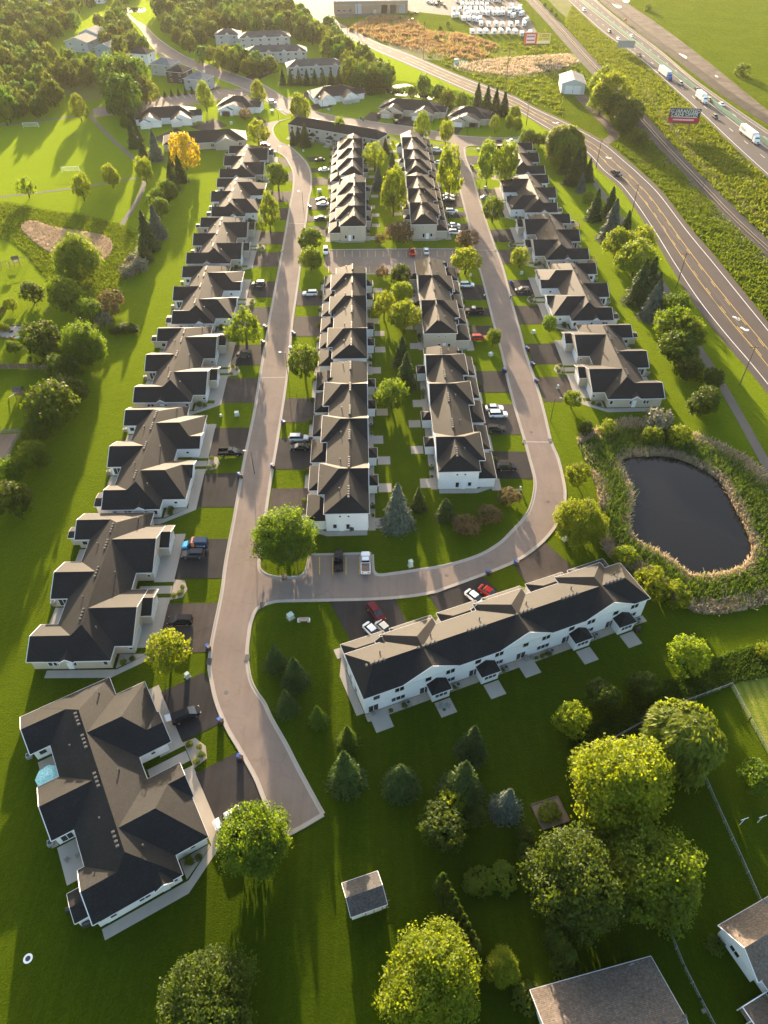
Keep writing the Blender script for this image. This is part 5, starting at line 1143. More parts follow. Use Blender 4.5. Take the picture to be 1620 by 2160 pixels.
def vmesh(kind):
    if kind in VM: return VM[kind]
    B_, R_, Gl, ex = MB(), MB(), MB(), []
    if kind == 'sedan':
        loft(B_, [(-2.38,0.72,0.38,0.62,0.80,0.62),(-2.15,0.88,0.26,0.70,0.93,0.74),(-1.2,0.91,0.22,0.74,0.96,0.80),(0.9,0.91,0.22,0.74,0.96,0.80),(1.9,0.88,0.24,0.66,0.84,0.72),(2.35,0.70,0.32,0.56,0.68,0.58)])
        frustum(Gl, -1.85,1.15,0.80,0.93,-1.15,0.25,0.62,1.42); frustum(R_, -1.22,0.32,0.64,1.405,-1.05,0.15,0.56,1.47); ax, tw, r = (-1.38,1.42), 0.80, 0.33
        fz, rz_, fx, rx = 0.58, 0.72, 2.24, -2.30
    elif kind == 'suv':
        loft(B_, [(-2.38,0.78,0.42,0.80,1.02,0.70),(-2.2,0.93,0.30,0.84,1.06,0.82),(-1.2,0.95,0.26,0.84,1.06,0.85),(0.9,0.95,0.26,0.84,1.06,0.84),(1.95,0.92,0.28,0.80,1.00,0.76),(2.38,0.76,0.36,0.66,0.84,0.64)])
        frustum(Gl, -2.30,1.25,0.84,1.03,-1.98,0.35,0.68,1.66); frustum(R_, -2.06,0.44,0.70,1.645,-1.9,0.22,0.62,1.73); ax, tw, r = (-1.42,1.45), 0.84, 0.37
        fz, rz_, fx, rx = 0.74, 0.95, 2.24, -2.30
    elif kind == 'minivan':
        loft(B_, [(-2.5,0.80,0.36,0.80,1.04,0.74),(-2.35,0.96,0.26,0.82,1.06,0.86),(0.9,0.98,0.24,0.82,1.06,0.87),(1.9,0.93,0.26,0.74,0.94,0.76),(2.5,0.74,0.34,0.60,0.72,0.60)])
        frustum(Gl, -2.45,1.75,0.86,1.03,-2.25,0.55,0.70,1.68); frustum(R_, -2.33,0.62,0.72,1.665,-2.2,0.4,0.64,1.75); ax, tw, r = (-1.5,1.55), 0.86, 0.35
        fz, rz_, fx, rx = 0.66, 0.95, 2.36, -2.44
    elif kind == 'van':
        loft(B_, [(-2.7,0.90,0.40,1.2,2.15,0.78),(-2.6,0.98,0.30,1.3,2.25,0.84),(0.5,0.98,0.28,1.3,2.25,0.84),(0.9,0.98,0.28,1.2,2.0,0.80),(1.55,0.96,0.28,0.95,1.18,0.82),(2.5,0.90,0.30,0.78,0.98,0.74),(2.75,0.74,0.38,0.64,0.76,0.60)])
        frustum(Gl, 0.72,1.56,0.83,1.14,0.60,0.80,0.80,2.08); frustum(R_, -2.5,0.3,0.78,2.2,-2.4,0.2,0.70,2.31); ax, tw, r = (-1.7,1.75), 0.86, 0.36
        fz, rz_, fx, rx = 0.74, 1.1, 2.56, -2.66
    elif kind == 'pickup':
        loft(B_, [(-2.95,0.90,0.42,0.60,0.72,0.86),(-0.55,0.98,0.34,0.62,0.74,0.90)])
        for s_ in (-1, 1): B_.box(-2.95,-0.5,s_*0.86,s_*0.99,0.55,1.20)
        B_.box(-2.98,-2.86,-0.86,0.86,0.55,1.18); B_.box(-0.58,-0.46,-0.9,0.9,0.6,1.2)
        loft(B_, [(-0.55,0.98,0.34,0.92,1.16,0.88),(1.25,0.98,0.34,0.92,1.16,0.86),(2.4,0.95,0.36,0.88,1.08,0.80),(2.85,0.86,0.44,0.76,0.92,0.74)])
        frustum(Gl, -0.48,1.45,0.87,1.14,-0.28,0.65,0.72,1.74); frustum(R_, -0.36,0.72,0.74,1.725,-0.25,0.55,0.66,1.82); ax, tw, r = (-1.85,1.8), 0.86, 0.40
        fz, rz_, fx, rx = 0.82, 0.95, 2.76, -2.98
    lf, lb = MB(), MB()
    VM[kind] = dict(body=B_.mesh('body', M['white']), roof=R_.mesh('roof', M['white']), glass=Gl.mesh('window_glass', M['glass']), ax=ax, tw=tw, r=r,
        hl=MB().box(-0.14,0.10,-0.22,0.22,-0.08,0.08).mesh('headlight', M['lamp_clear']), tl=MB().box(-0.06,0.08,-0.16,0.16,-0.10,0.10).mesh('taillight', M['lamp_red']), f=(fx, fz), b=(rx, rz_))
    return VM[kind]
def car(kind, color, px, head, label, group=None, roofc=None, z=0.05, cat=None, name=None, zc=0.8):
    """vehicle whose middle (height zc) is seen at pixel px; head = compass of the nose in degrees from +X"""
    v = vmesh(kind); p = G(px[0], px[1], zc) if len(px) == 2 else px
    t = thing(name or ('pickup_truck' if kind == 'pickup' else 'parked_car' if group != HWY else 'car'), label, cat or ('pickup' if kind == 'pickup' else 'van' if kind in ('van','minivan') else 'car'), (p[0], p[1], z), math.radians(head), group)
    pm = paint(color, PAINT[color]); inst('body', v['body'], t, mat=pm); inst('roof', v['roof'], t, mat=paint(roofc, PAINT[roofc]) if roofc else pm); inst('window_glass', v['glass'], t)
    add_wheels(t, v['ax'], v['tw'], v['r'])
    for s_ in (-1, 1):
        inst('headlight', v['hl'], t, (v['f'][0], s_*0.56, v['f'][1])); inst('taillight', v['tl'], t, (v['b'][0], s_*0.62, v['b'][1]))
    return t
HWY = 'traffic on the highway'; PKD = 'cars parked on the driveways'
W, E_, N_, S_ = 181.5, 1.5, 91.5, 271.5
for a in [('suv','charcoal',(407,1168),W,'dark grey suv beside the painted service van'), ('suv','black',(380,1308),W,'black suv on the driveway behind the yellow-green tree'),
    ('suv','white',(482,1726),212,'white suv half under the maple at the dead end'), ('pickup','black',(486,953),E_,'black pickup parked nose out on a villa driveway'), ('suv','charcoal',(515,746),W,'dark grey hatchback on the driveway of the third villa up the street'),
    ('suv','charcoal',(545,598),W,'small dark suv with pale roof beside the parking-lot-level villa'), ('sedan','white',(571,319),E_,'white sedan on the driveway of the farthest park-side villa'), ('suv','maroon',(560,306),E_,'maroon car behind the white sedan at the farthest park-side villa'),
    ('suv','silver',(630,923),E_,'silver suv beside the black sedan on a town house driveway'), ('sedan','black',(632,942),W,'black sedan beside the silver suv'), ('suv','white',(654,618),W,'white suv alone on a town house driveway south of the parking lot'),
    ('sedan','white',(680,429),W,'white sedan beside a black-sided car on a sunlit town house driveway'), ('sedan','charcoal',(678,420),W,'dark car just behind the white sedan on the sunlit town house driveway'), ('sedan','black',(675,459),W,'black sedan with sun-bleached roof near the brick-paved kerb lawn'),
    ('sedan','black',(674,336),W,'black sedan on the town house driveway closest to the long beige town house'), ('sedan','white',(683,357),W,'white sedan one driveway down the street from the lone black sedan'),
    ('suv','white',(985,600),E_,'white suv on the driveway nearest the parking lot, shorter street'), ('pickup','black',(1000,654),W,'black pickup with silver cab on a shorter-street driveway'), ('suv','red',(1011,712),E_,'red suv behind the small round tree'),
    ('sedan','white',(1043,859),E_,'white sedan beside the white suv opposite the pond villa'), ('suv','white',(1051,873),E_,'white suv beside the white sedan opposite the pond villa'), ('suv','black',(1046,904),E_,'black suv on the same driveway as the white pair'), ('suv','black',(1069,984),E_,'black suv on the last driveway before the curve'),
    ('suv','white',(923,316),E_,'white suv on the shorter-street driveway closest to the collector road'), ('sedan','white',(927,342),E_,'white sedan half hidden by the tall oval tree'), ('sedan','white',(946,412),E_,'white sedan behind a dark one on the shorter street'), ('sedan','charcoal',(947,420),E_,'dark sedan in front of the white one on the shorter street'),
    ('suv','white',(953,445),E_,'white suv beside the dark pickup north of the parking lot'), ('pickup','charcoal',(939,452),E_,'dark pickup beside the white suv north of the parking lot'), ('sedan','white',(958,474),E_,'white sedan of three cars parked side by side, closest to the pickup'), ('sedan','charcoal',(959,481),E_,'dark sedan of three cars parked side by side'), ('suv','white',(960,489),E_,'white suv of three cars parked side by side, closest to the crabapple'),
    ('sedan','grey',(1026,416),E_,'grey sedan on the driveway of the fourth villa from the pond'), ('suv','charcoal',(1102,611),W,'dark suv on the driveway of the second villa from the pond'),
    ('suv','maroon',(793,1291),-58,'maroon suv nose toward the long white town house'), ('sedan','white',(787,1331),-50,'white sedan close to the garage of the long white town house'), ('sedan','cream',(813,1326),-50,'cream sedan beside the white one at the long white town house'),
    ('sedan','white',(1003,1260),-48,'white sedan beside the red one at the long white town house'), ('sedan','red',(1033,1249),-40,'bright red sedan at the long white town house'),
    ('suv','black',(800,242),80,'black car at the garage of the cream villa by the far pond'), ('suv','black',(835,256),100,'black off-roader at the kerb of the cream villa'), ('suv','white',(1345,116.5),0,None)]:
    if a[4]: car(a[0], a[1], a[2], a[3], a[4], PKD, 'silver' if 'pale roof' in a[4] or 'silver cab' in a[4] else None)
PL = 'cars parked in marked bays'
car('suv','white',(687,528),S_,'white suv in the end bay of the central parking lot',PL); car('pickup','red',(869,531),N_,'red pickup in the central parking lot',PL); car('sedan','white',(899,528),N_,'white sedan beside the red pickup in the central parking lot',PL)
car('pickup','black',(714,1181),N_,'black pickup in the lower parking bay',PL); wp = car('pickup','white',(771,1186),N_,'white pickup with weathered load bed in the lower parking bay',PL)
MB().box(-2.84,-0.6,-0.84,0.84,0.76,1.12).build('bed_load', M['rust'], wp)
car('suv','silver',(575,215),-38,'silver suv driving on the collector road','cars on the roads', name='car'); car('pickup','charcoal',(1301,366),-62,'dark pickup driving on the county road','cars on the roads')
wt = car('pickup','white',(1080,298),W,'white pickup towing a black trailer beside the far villa','cars on the roads')
tl_ = thing('flatbed_trailer', 'black flat trailer hitched behind the white pickup', 'trailer', tuple(G(1048,302,0.6)), math.radians(1.5))
MB().box(-2.4,2.4,-1.0,1.0,0.55,0.7).box(-2.4,2.4,-1.0,-0.9,0.7,1.1).box(-2.4,2.4,0.9,1.0,0.7,1.1).build('bed', M['dark'], tl_); MB().beam((2.4,0,0.6),(3.6,0,0.55),0.12,0.1).build('drawbar', M['dark'], tl_); add_wheels(tl_, (-0.4,0.4), 1.1, 0.34)
# painted service van and the minivan with open tailgate
def text_mesh(txt, size, mat, ext=0.004):
    cu = bpy.data.curves.new('lettering', 'FONT'); cu.body = txt; cu.size = size; cu.extrude = ext; cu.align_x = 'CENTER'; cu.align_y = 'CENTER'; cu.resolution_u = 2
    ob = bpy.data.objects.new('lettering', cu); col.objects.link(ob); bpy.context.view_layer.update()
    me = bpy.data.meshes.new_from_object(ob.evaluated_get(bpy.context.evaluated_depsgraph_get())); bpy.data.objects.remove(ob)
    me.materials.clear(); me.materials.append(mat); return me
van = car('van','navy',(411,1147),W,'service van painted sky blue, orange and navy with white lettering',PKD,name='service_van',zc=1.1)
hood = MB(); loft(hood, [(1.40,0.975,0.32,0.98,1.26,0.83),(2.5,0.915,0.32,0.80,1.01,0.75),(2.77,0.75,0.40,0.66,0.79,0.61)]); hood.build('hood', paint('skyblue', PAINT['skyblue']), van)
st_ = MB(); loft(st_, [(-0.1,0.99,0.9,1.32,2.28,0.85),(0.52,0.99,0.9,1.32,2.28,0.85)]); st_.build('painted_band', M['orange'], van)
for s_ in (-1, 1):
    o = inst('lettering', text_mesh('DEANS', 0.62, M['white']), van, (-1.35, s_*1.0, 1.25)); o.rotation_euler = (math.pi/2, 0, 0 if s_ < 0 else math.pi)
mv = car('minivan','black',(392,1507),26,'black minivan with its tailgate open at the angled villa',PKD,name='minivan')
MB().solid([(-2.4,-0.7,1.70),(-2.4,0.7,1.70),(-3.3,-0.66,1.95),(-3.3,0.66,1.95),(-2.4,-0.7,1.76),(-2.4,0.7,1.76),(-3.3,-0.66,2.0),(-3.3,0.66,2.0)], [(0,1,3,2),(4,6,7,5),(0,2,6,4),(1,5,7,3),(2,3,7,6),(0,4,5,1)]).build('tailgate', paint('silver', PAINT['silver']), mv)
# motorcycles
for i, (px, lab) in enumerate([((1021,628),'motorcycle standing at the end of a driveway, white tank'),((1077,629),'motorcycle at the opposite kerb of the shorter street')]):
    p = G(*px); mc = thing('motorcycle', lab, 'motorcycle', (p.x, p.y, 0.05), 1.2, 'motorcycles')
    for x in (-0.7, 0.7): inst('wheel', wheel_m(0.32, 0.14)[0], mc, (x, 0, 0.32))
    MB().beam((-0.7,0,0.35),(0.1,0,0.5),0.22,0.3).beam((0.7,0,0.35),(0.45,0,1.0),0.1,0.1).build('frame', M['dark'], mc)
    MB().box(-0.1,0.45,-0.16,0.16,0.7,0.95).build('fuel_tank', M['white'], mc); MB().box(-0.7,-0.1,-0.15,0.15,0.68,0.8).build('seat', M['dark'], mc); MB().beam((0.42,-0.35,1.05),(0.42,0.35,1.05),0.05,0.05).build('handlebar', M['grey_metal'], mc)
# highway traffic: direction follows the carriageway
def hw_dir(px, up=False):
    a, b_ = G(px[0]-10, px[1]-9), G(px[0]+10, px[1]+9)
    j = min(range(119), key=lambda i: (HB[i]-G(*px)).length); d = HB[j+1]-HB[j]; g_ = math.degrees(math.atan2(d.y, d.x)); return g_
for kind, c, px, lab in [('suv','white',(1232,21),'white car farthest up the highway'),('suv','charcoal',(1286,66),'dark-fronted suv on the outer highway lane'),('sedan','white',(1305,82),'white sedan behind the dark-fronted suv'),('sedan','white',(1333,75),'white sedan on the opposite carriageway above the blue truck'),
    ('pickup','charcoal',(1348,116),'dark pickup ahead of the blue truck'),('suv','grey',(1437,176),'grey suv between the blue truck and the moving truck'),('pickup','black',(1472,189),'black pickup on the opposite carriageway'),('suv','green',(1498,210),'green suv next to the small white truck'),('sedan','white',(1523,219),'white sedan alone on the opposite carriageway'),('suv','navy',(1509,246),'navy suv ahead of the large white truck')]:
    car(kind, c, px, hw_dir(px), lab, HWY, None, 0.06, name=None)
def semi(cab, px, lab, L=14.5, txt=None, tex=None):
    p = G(px[0], px[1], 2.0); t = thing('semi_truck', lab, 'truck', (p.x, p.y, 0.06), math.radians(hw_dir(px)), HWY); x1 = L/2-2
    MB().box(x1-L, x1, -1.28, 1.28, 1.15, 4.05).build('trailer', M['white'], t)
    MB().box(x1-L+0.6, x1-0.4, -0.5, 0.5, 0.8, 1.15).build('chassis', M['dark'], t)
    cb = MB(); c0_ = x1+0.5; loft(cb, [(c0_,1.2,0.6,2.6,3.6,1.0),(c0_+1.9,1.22,0.6,2.5,3.3,1.0),(c0_+2.3,1.2,0.6,2.0,2.35,0.95),(c0_+3.6,1.05,0.6,1.5,1.75,0.8),(c0_+4.0,0.9,0.6,1.2,1.45,0.7)]); cb.build('cab', paint(cab, PAINT[cab]), t)
    MB().solid([(c0_+1.92,-1.0,3.1),(c0_+1.92,1.0,3.1),(c0_+2.42,1.0,2.3),(c0_+2.42,-1.0,2.3),(c0_+1.85,-1.0,2.3),(c0_+1.85,1.0,2.3)], [(0,1,2,3),(0,3,4),(1,5,2),(4,3,2,5),(0,4,5,1)]).build('windscreen', M['glass'], t)
    MB().box(c0_+3.98,c0_+4.03,-0.5,0.5,0.75,1.35).build('grille', M['dark'], t)
    add_wheels(t, (x1-L+1.4, x1-L+2.7, c0_+0.2, c0_-1.1, c0_+3.1), 1.05, 0.5, 0.42)
    if txt:
        for s_ in (-1, 1): o = inst('lettering', text_mesh(txt, 1.5, paint('grey', PAINT['grey'])), t, (x1-L+4.2, s_*1.295, 2.7)); o.rotation_euler = (math.pi/2, 0, 0 if s_ < 0 else math.pi)
    return t
semi('blue',(1404,154),'white trailer truck with bright blue cab'); semi('white',(1481,205),'short white box truck on the highway',9.0); semi('white',(1582,283),'white trailer truck with white cab and grey lettering',14.5,'Walmart')
# caravans on the dealer's gravel yard
rv = MB(); Lr = 7.2
prof = [(-3.6,0.55),(3.2,0.55),(3.6,0.9),(3.6,2.2),(3.2,2.95),(-3.3,2.95),(-3.6,2.6)]
for s_ in (-1.22, 1.22): rv.poly([(x, s_, z) for x, z in prof], 0)
for k in range(len(prof)): (x0, z0), (x1, z1) = prof[k], prof[(k+1) % len(prof)]; rv.poly([(x0,-1.22,z0),(x1,-1.22,z1),(x1,1.22,z1),(x0,1.22,z0)], 0)
RVB = rv.mesh('body', M['white'])
RVW = MB().box(3.55,3.63,-0.55,0.55,1.45,2.05).box(-1.2,0.2,-1.25,-1.2,1.5,2.2).box(1.0,1.9,1.2,1.25,1.5,2.1).mesh('window', M['glass'])
RVA = MB().box(-0.4,0.5,-0.4,0.4,2.95,3.2).mesh('air_conditioner', M['grey_metal']); RVS = MB().box(-3.4,3.2,-1.235,1.235,1.0,1.22).mesh('stripe', M['grey_metal'])
RVT = MB().beam((3.55,-0.5,0.5),(4.6,0,0.5),0.1,0.12).beam((3.55,0.5,0.5),(4.6,0,0.5),0.1,0.12).mesh('drawbar', M['dark'])
rr = random.Random(5); yard = G(1060,60)
rows = [(995,72,9,15.2),(1000,62,0,0),(1013,56,7,15.5),(1008,46,1,14),(978,44,4,11),(955,38,3,12),(985,33,9,11),(958,25,13,11.3),(975,15,6,10.3),(965,5,9,11),(985,-4,10,11)]
def rv_at(px, py, head, lab, grp='caravans on the dealer yard'):
    p = G(px, py); t = thing('caravan', lab, 'caravan', (p.x, p.y, 0.05), math.radians(head), grp)
    inst('body', RVB, t); inst('window', RVW, t); inst('air_conditioner', RVA, t); inst('stripe', RVS, t); inst('drawbar', RVT, t); add_wheels(t, (-0.5, 0.4), 1.12, 0.36)
row_lab = ['front row along the grass bank', '', 'second row', 'second row', 'gap row', 'short outer row', 'third row', 'long fourth row', 'fifth row', 'sixth row', 'rearmost row']
for ri, (x0, y0, n_, st) in enumerate(rows):
    for k in range(n_): rv_at(x0+st*k+rr.uniform(-1.5,1.5), y0+rr.uniform(-1,1)+(4 if ri == 0 and k > 6 else 0), -88+rr.uniform(-4,4)-(6 if k > n_-3 else 0), 'white caravan parked in the %s of the dealer yard' % row_lab[ri])
for i, (x, y) in enumerate([(1078,18),(1090,26),(1096,20),(1082,38),(1100,34),(1108,48)]): rv_at(x, y, -100-4*i, 'white caravan at the meadow end of the dealer yard')
for i, (x, y) in enumerate([(905,4),(915,6),(922,9),(930,6),(938,12),(912,1),(925,2)]): car('pickup' if i % 2 else 'suv', ['silver','white','charcoal','grey','maroon','white','navy'][i], (x, y), 20+15*i, 'car parked in the gravel yard beside the brick depot', 'cars beside the depot', None, 0.06)
car('pickup','charcoal',(875,27),5,'dark pickup at the marsh edge of the gravel yard','cars beside the depot',None,0.06)
# ------------------------------------------------------------------ street furniture, poles, signs, fences, yard things
def pole(base, h, label, arms=1, grp='power poles along the county road', rz=0.0, thick=0.16):
    p = G(*base) if len(base) == 2 else base; t = thing('power_pole', label, 'pole', (p[0], p[1], 0), rz, grp)
    m_ = MB(); m_.cyl((0,0), thick, thick*0.65, 0, h, 8); m_.build('post', M['pole_wood'], t)
    for k in range(arms):
        z = h-0.5-0.9*k; MB().beam((-1.25,0.16,z),(1.25,0.16,z),0.12,0.14).build('cross_arm', M['pole_wood'], t)
        for x in (-1.1,-0.4,0.4,1.1): MB().cyl((x,0.16), 0.05, 0.03, z+0.07, z+0.25, 6).build('insulator', M['grey_metal'], t)
    return p
cp = [((1560,812),12,'power pole beside the turn arrows of the county road'),((1426,608),12,'power pole beside the round yellow-green belt trees'),((1331,456),12,'power pole beside the path at the blue spruce'),((1257,356),12,'power pole where the county road bends'),((1110,264),11,'power pole at the collector road corner'),((1143,300-26),8,'short pole beside the collector road corner')]
for b_, h_, l_ in cp[:5]: pole(b_, h_, l_)
tp = [((1470,436),14,'power pole on the railway embankment'),((1343,283),19,'tall power pole beside the dark railway clump'),((1411,281),13,'power pole beside the black and red billboard'),((1360,348),11,'lone short pole between the county road and the railway')]
PP = [pole(b_, h_, l_, 2 if h_ > 13 else 1, 'power poles along the railway', 0.6) for b_, h_, l_ in tp]
for b_, h_, l_ in [((1066,190),26,'tall dark utility pole on the meadow edge'),((893,125),20,'utility pole beside the upper county road'),((755,72),22,'utility pole before the brick depot'),((625,18),20,'utility pole at the far end of the county road'),((734,82),10,'short utility pole at the woodland belt'),((1000,148-26),9,'thin utility pole beside the marsh')]:
    pole(b_, h_, l_, 1, 'utility poles on the far meadow', 0.5, 0.2)
def wire(a, b_, za, zb, off, label, sag=0.9):
    A_ = Vector((a[0], a[1], za)); B_ = Vector((b_[0], b_[1], zb)); d = (B_-A_).normalized(); sd_ = Vector((-d.y, d.x, 0))*off
    pts = [A_.lerp(B_, k/16)+sd_-Vector((0,0,sag*4*(k/16)*(1-k/16))) for k in range(17)]
    m_ = MB(); m_.tube(pts, 0.022, 4); tag(m_.build('power_line', M['rust'], smooth=True), label, 'wire', 'power lines')
far_p = G(1700, 640)
for o_ in (-1.0, 0.0, 1.0):
    wire(PP[1], PP[0], 18.4, 13.4, o_, 'overhead line from the tall pole to the railway pole'); wire(PP[0], far_p, 13.4, 13.0, o_, 'overhead line leaving the railway pole along the tracks')
cq = [G(*c[0]) for c in cp[:5]]
for i in range(4):
    for o_ in (-0.9, 0.9): wire(cq[i], cq[i+1], 11.5, 11.5 if i < 3 else 10.5, o_, 'overhead line along the county road belt')
# street lamps
def street_lamp(px, label, h=7.5, rz=0.0):
    p = G(*px); t = thing('street_lamp', label, 'lamp', (p.x, p.y, 0), rz, 'street lamps')
    MB().cyl((0,0), 0.09, 0.06, 0, h, 8).build('post', M['dark'], t); MB().beam((0,0,h-0.1),(1.3,0,h+0.1),0.06,0.06).build('arm', M['dark'], t); MB().box(1.1,1.75,-0.14,0.14,h+0.02,h+0.16).build('lamp_head', M['grey_metal'], t)
for i, (px, l_) in enumerate([((1161,888),'street lamp beside the pond villa'),((607,790),'street lamp beside the paving joint of the longer street'),((1010,378+40),'street lamp beside the grey sedan'),((640,362+80),'street lamp at the sunlit town house driveways'),((588,345),'street lamp where the longer street bends'),((681,236),'street lamp at the white far villa'),((985,285),'street lamp before the wide garage gable'),((630,1215),'street lamp at the lower parking bay'),((589,264),'street lamp at the street junction'),((537,1000),'street lamp opposite the silver suv')]):
    street_lamp(px, l_, 7.0, math.pi*(i % 2))
# wheeled bins in pairs, cabinets, mailboxes, air conditioners
BIN = MB(); BIN.solid([(-.24,-.28,0),(.24,-.28,0),(.24,.28,0),(-.24,.28,0),(-.30,-.34,1.0),(.30,-.34,1.0),(.30,.34,1.0),(-.30,.34,1.0)], [(3,2,1,0),(0,1,5,4),(1,2,6,5),(2,3,7,6),(3,0,4,7),(4,5,6,7)])
BINm = BIN.mesh('body', M['blue_plastic']); LID = MB().solid([(-.33,-.37,1.0),(.33,-.37,1.0),(.33,.37,1.0),(-.33,.37,1.0),(-.30,-.30,1.12),(.30,-.30,1.08),(.30,.30,1.08),(-.30,.30,1.12)], [(3,2,1,0),(0,1,5,4),(1,2,6,5),(2,3,7,6),(3,0,4,7),(4,5,6,7)]).mesh('lid', M['blue_plastic']); BW = MB().tube([(-.28,-.3,.1),(-.28,.3,.1)], 0.1, 8).mesh('wheel', M['tyre'])
def bin_(px, colr, label):
    p = G(*px); t = thing('wheeled_bin', label, 'bin', (p.x, p.y, 0.05), vr.random()*6.28, 'wheeled bins at the kerb'); m_ = M['blue_plastic'] if colr == 'blue' else M['brown_plastic']
    inst('body', BINm, t, mat=m_); inst('lid', LID, t, mat=m_); inst('wheel', BW, t)
for px, l_ in [((438,1368),'by the yellow-green kerb tree'),((464,1523),'by the black minivan driveway'),((505,1600),'at the dead-end villa driveway'),((574,986),'across from the silver suv'),((505,1005),'at the black pickup driveway'),((596,893),'at the shaded town house driveway'),((618,706),'at the worn town house driveway'),((613,738),'by the round kerb maple'),((558,692),'at the loose kerb tree'),((553,724),'at the dark hatchback driveway'),
    ((1028,1210),'opposite the red sedan'),((1087,1189),'at the last town house driveway'),((1110,738),'at the first pond-row driveway'),((1121,771),'at the second pond-row driveway'),((1062,784),'at the worn driveway of the shorter street'),((1129,806),'nearest the pond villa'),((1077,598),'across from the motorcycle'),((651,438),'by the sunlit driveway kerb'),((993,352),'by the tall oval pair'),((762,252),'at the far cream villa'),((616,212),'at the white far villa')]:
    bin_(px, 'blue', 'blue wheeled bin '+l_); bin_((px[0]+4, px[1]+3), 'brown', 'brown wheeled bin '+l_)
for px, s_, l_ in [((396,1428),(0.7,0.6,1.1),'by the second villa driveway'),((613,1303),(1.1,1.0,1.0),'on the corner lawn, grey-green one'),((866,1194),(0.8,0.7,1.6),'beside the loop street kerb'),((1191,1139),(0.9,0.8,0.8),'between the loop kerb and the bright tree'),((500,876),(1.0,0.9,1.0),'on the lawn of the third villa'),((466,878),(0.4,0.4,0.6),'small one on the lawn of the third villa'),((1125,703),(0.8,0.7,1.0),'at the second pond-row villa'),((1100,578),(0.8,0.8,0.9),'under the yellow-green kerb tree'),((1035,750),(1.0,0.9,0.9),'on the lawn of the white town house at the curve'),
    ((993,582),(0.6,0.5,0.7),'beside the parking lot corner tree'),((674,405),(1.2,0.9,1.1),'on the sunlit town house lawn'),((1023,398),(1.0,0.9,0.9),'under the tall oval pair'),((574,236),(1.2,1.0,1.0),'on the junction lawn'),((693,233),(1.0,0.9,0.9),'on the lawn of the white far villa'),((488,262),(1.2,1.0,1.1),'at the small far villa'),((640,320),(0.8,0.7,0.8),'behind the long beige town house'),((1008,317),(1.0,0.8,0.9),'at the shorter street entrance'),((1176,819),(0.4,0.4,1.0),'on the pond villa lawn'),((1097,1033),(0.3,0.3,0.9),'beside the kerb crabapple')]:
    p = G(*px); t = thing('utility_cabinet', 'pale green utility cabinet '+l_, 'cabinet', (p.x, p.y, 0), vr.random(), 'utility cabinets on the lawns'); a, b_, c_ = s_
    MB().box(-a/2,a/2,-b_/2,b_/2,0.08,c_).build('case', M['green_plastic'], t); MB().box(-a/2-0.04,a/2+0.04,-b_/2-0.04,b_/2+0.04,c_,c_+0.06).build('lid', M['green_plastic'], t); MB().box(-a/2-0.15,a/2+0.15,-b_/2-0.15,b_/2+0.15,0,0.08).build('plinth', M['concrete'], t)
p = G(641,1310); t = thing('stone_bench', 'low bench with tan slab top on white blocks on the corner lawn', 'bench', (p.x, p.y, 0), 0.05)
MB().box(-1.0,1.0,-0.45,0.45,0.5,0.62).build('seat', M['pink_stone'], t)
for x in (-0.95, 0.95): MB().box(x-0.25,x+0.25,-0.35,0.35,0,0.5).build('leg', M['white'], t)
ACb = MB().box(-.42,.42,-.42,.42,0,.78).mesh('case', M['grey_metal']); ACf = MB().cyl((0,0),0.34,0.34,0.78,0.82,12).mesh('fan_grille', M['dark'])
for x, y in ACS:
    t = thing('air_conditioner', 'grey air conditioner unit on the pebble strip against a house wall', 'air conditioner', (x, y, 0.03), vr.random(), 'air conditioners'); inst('case', ACb, t); inst('fan_grille', ACf, t)
# patio furniture
def chair(p, rz, label, grp='patio chairs'):
    t = thing('patio_chair', label, 'chair', (p.x, p.y, 0.03), rz, grp)
    MB().box(-.28,.28,-.28,.28,.40,.46).build('seat', M['grey_wood'], t); MB().solid([(-.28,.24,.46),(.28,.24,.46),(.28,.36,1.0),(-.28,.36,1.0),(-.28,.29,.46),(.28,.29,.46),(.28,.41,1.0),(-.28,.41,1.0)], [(0,1,2,3),(7,6,5,4),(0,3,7,4),(1,5,6,2),(3,2,6,7),(0,4,5,1)]).build('backrest', M['grey_wood'], t)
    for x in (-.25,.25):
        for y in (-.25,.25): MB().box(x-.03,x+.03,y-.03,y+.03,0,.40).build('leg', M['grey_wood'], t)
def umbrella(p, label, mat, open_=True, r=1.5):
    t = thing('patio_umbrella', label, 'umbrella', (p.x, p.y, 0.03), 0.3); MB().cyl((0,0),.03,.03,0,2.5,8).build('pole', M['grey_metal'], t); MB().cyl((0,0),.3,.25,0,.12,10).build('base', M['dark'], t)
    m_ = MB(); n_ = 8
    for k in range(n_):
        a, b_ = 2*math.pi*k/n_, 2*math.pi*(k+1)/n_
        if open_: m_.poly([(0,0,2.55),(r*math.cos(a),r*math.sin(a),2.0),(r*math.cos(b_),r*math.sin(b_),2.0)])
        else: m_.poly([(0,0,2.5),(.2*math.cos(a),.2*math.sin(a),1.2),(.2*math.cos(b_),.2*math.sin(b_),1.2)])
    m_.build('canopy', mat, t)
umbrella(G(102,1638,2.0), 'pale teal patio umbrella behind the angled villa', M['teal_pale'], True, 2.0)
umbrella(G(938,1488,1.4), 'folded teal umbrella on the patio of the long white town house', M['teal'], False)
for i, (px, l_) in enumerate([((929,1492),'grey chair beside the folded teal umbrella'),((946,1490),'grey chair on the far side of the folded teal umbrella'),((143,1814),'lone chair on the angled villa patio'),((165,1805),'chair against the angled villa wall'),((788,1506),'white chair by the corner patio door of the long white town house'),((1110,1392),'dark chair on the third patio of the long white town house'),((1122,1388),'dark chair beside its twin on the third patio'),((170,1918),'chair on the large patio of the angled villa')]): chair(G(*px), i*1.3, l_)
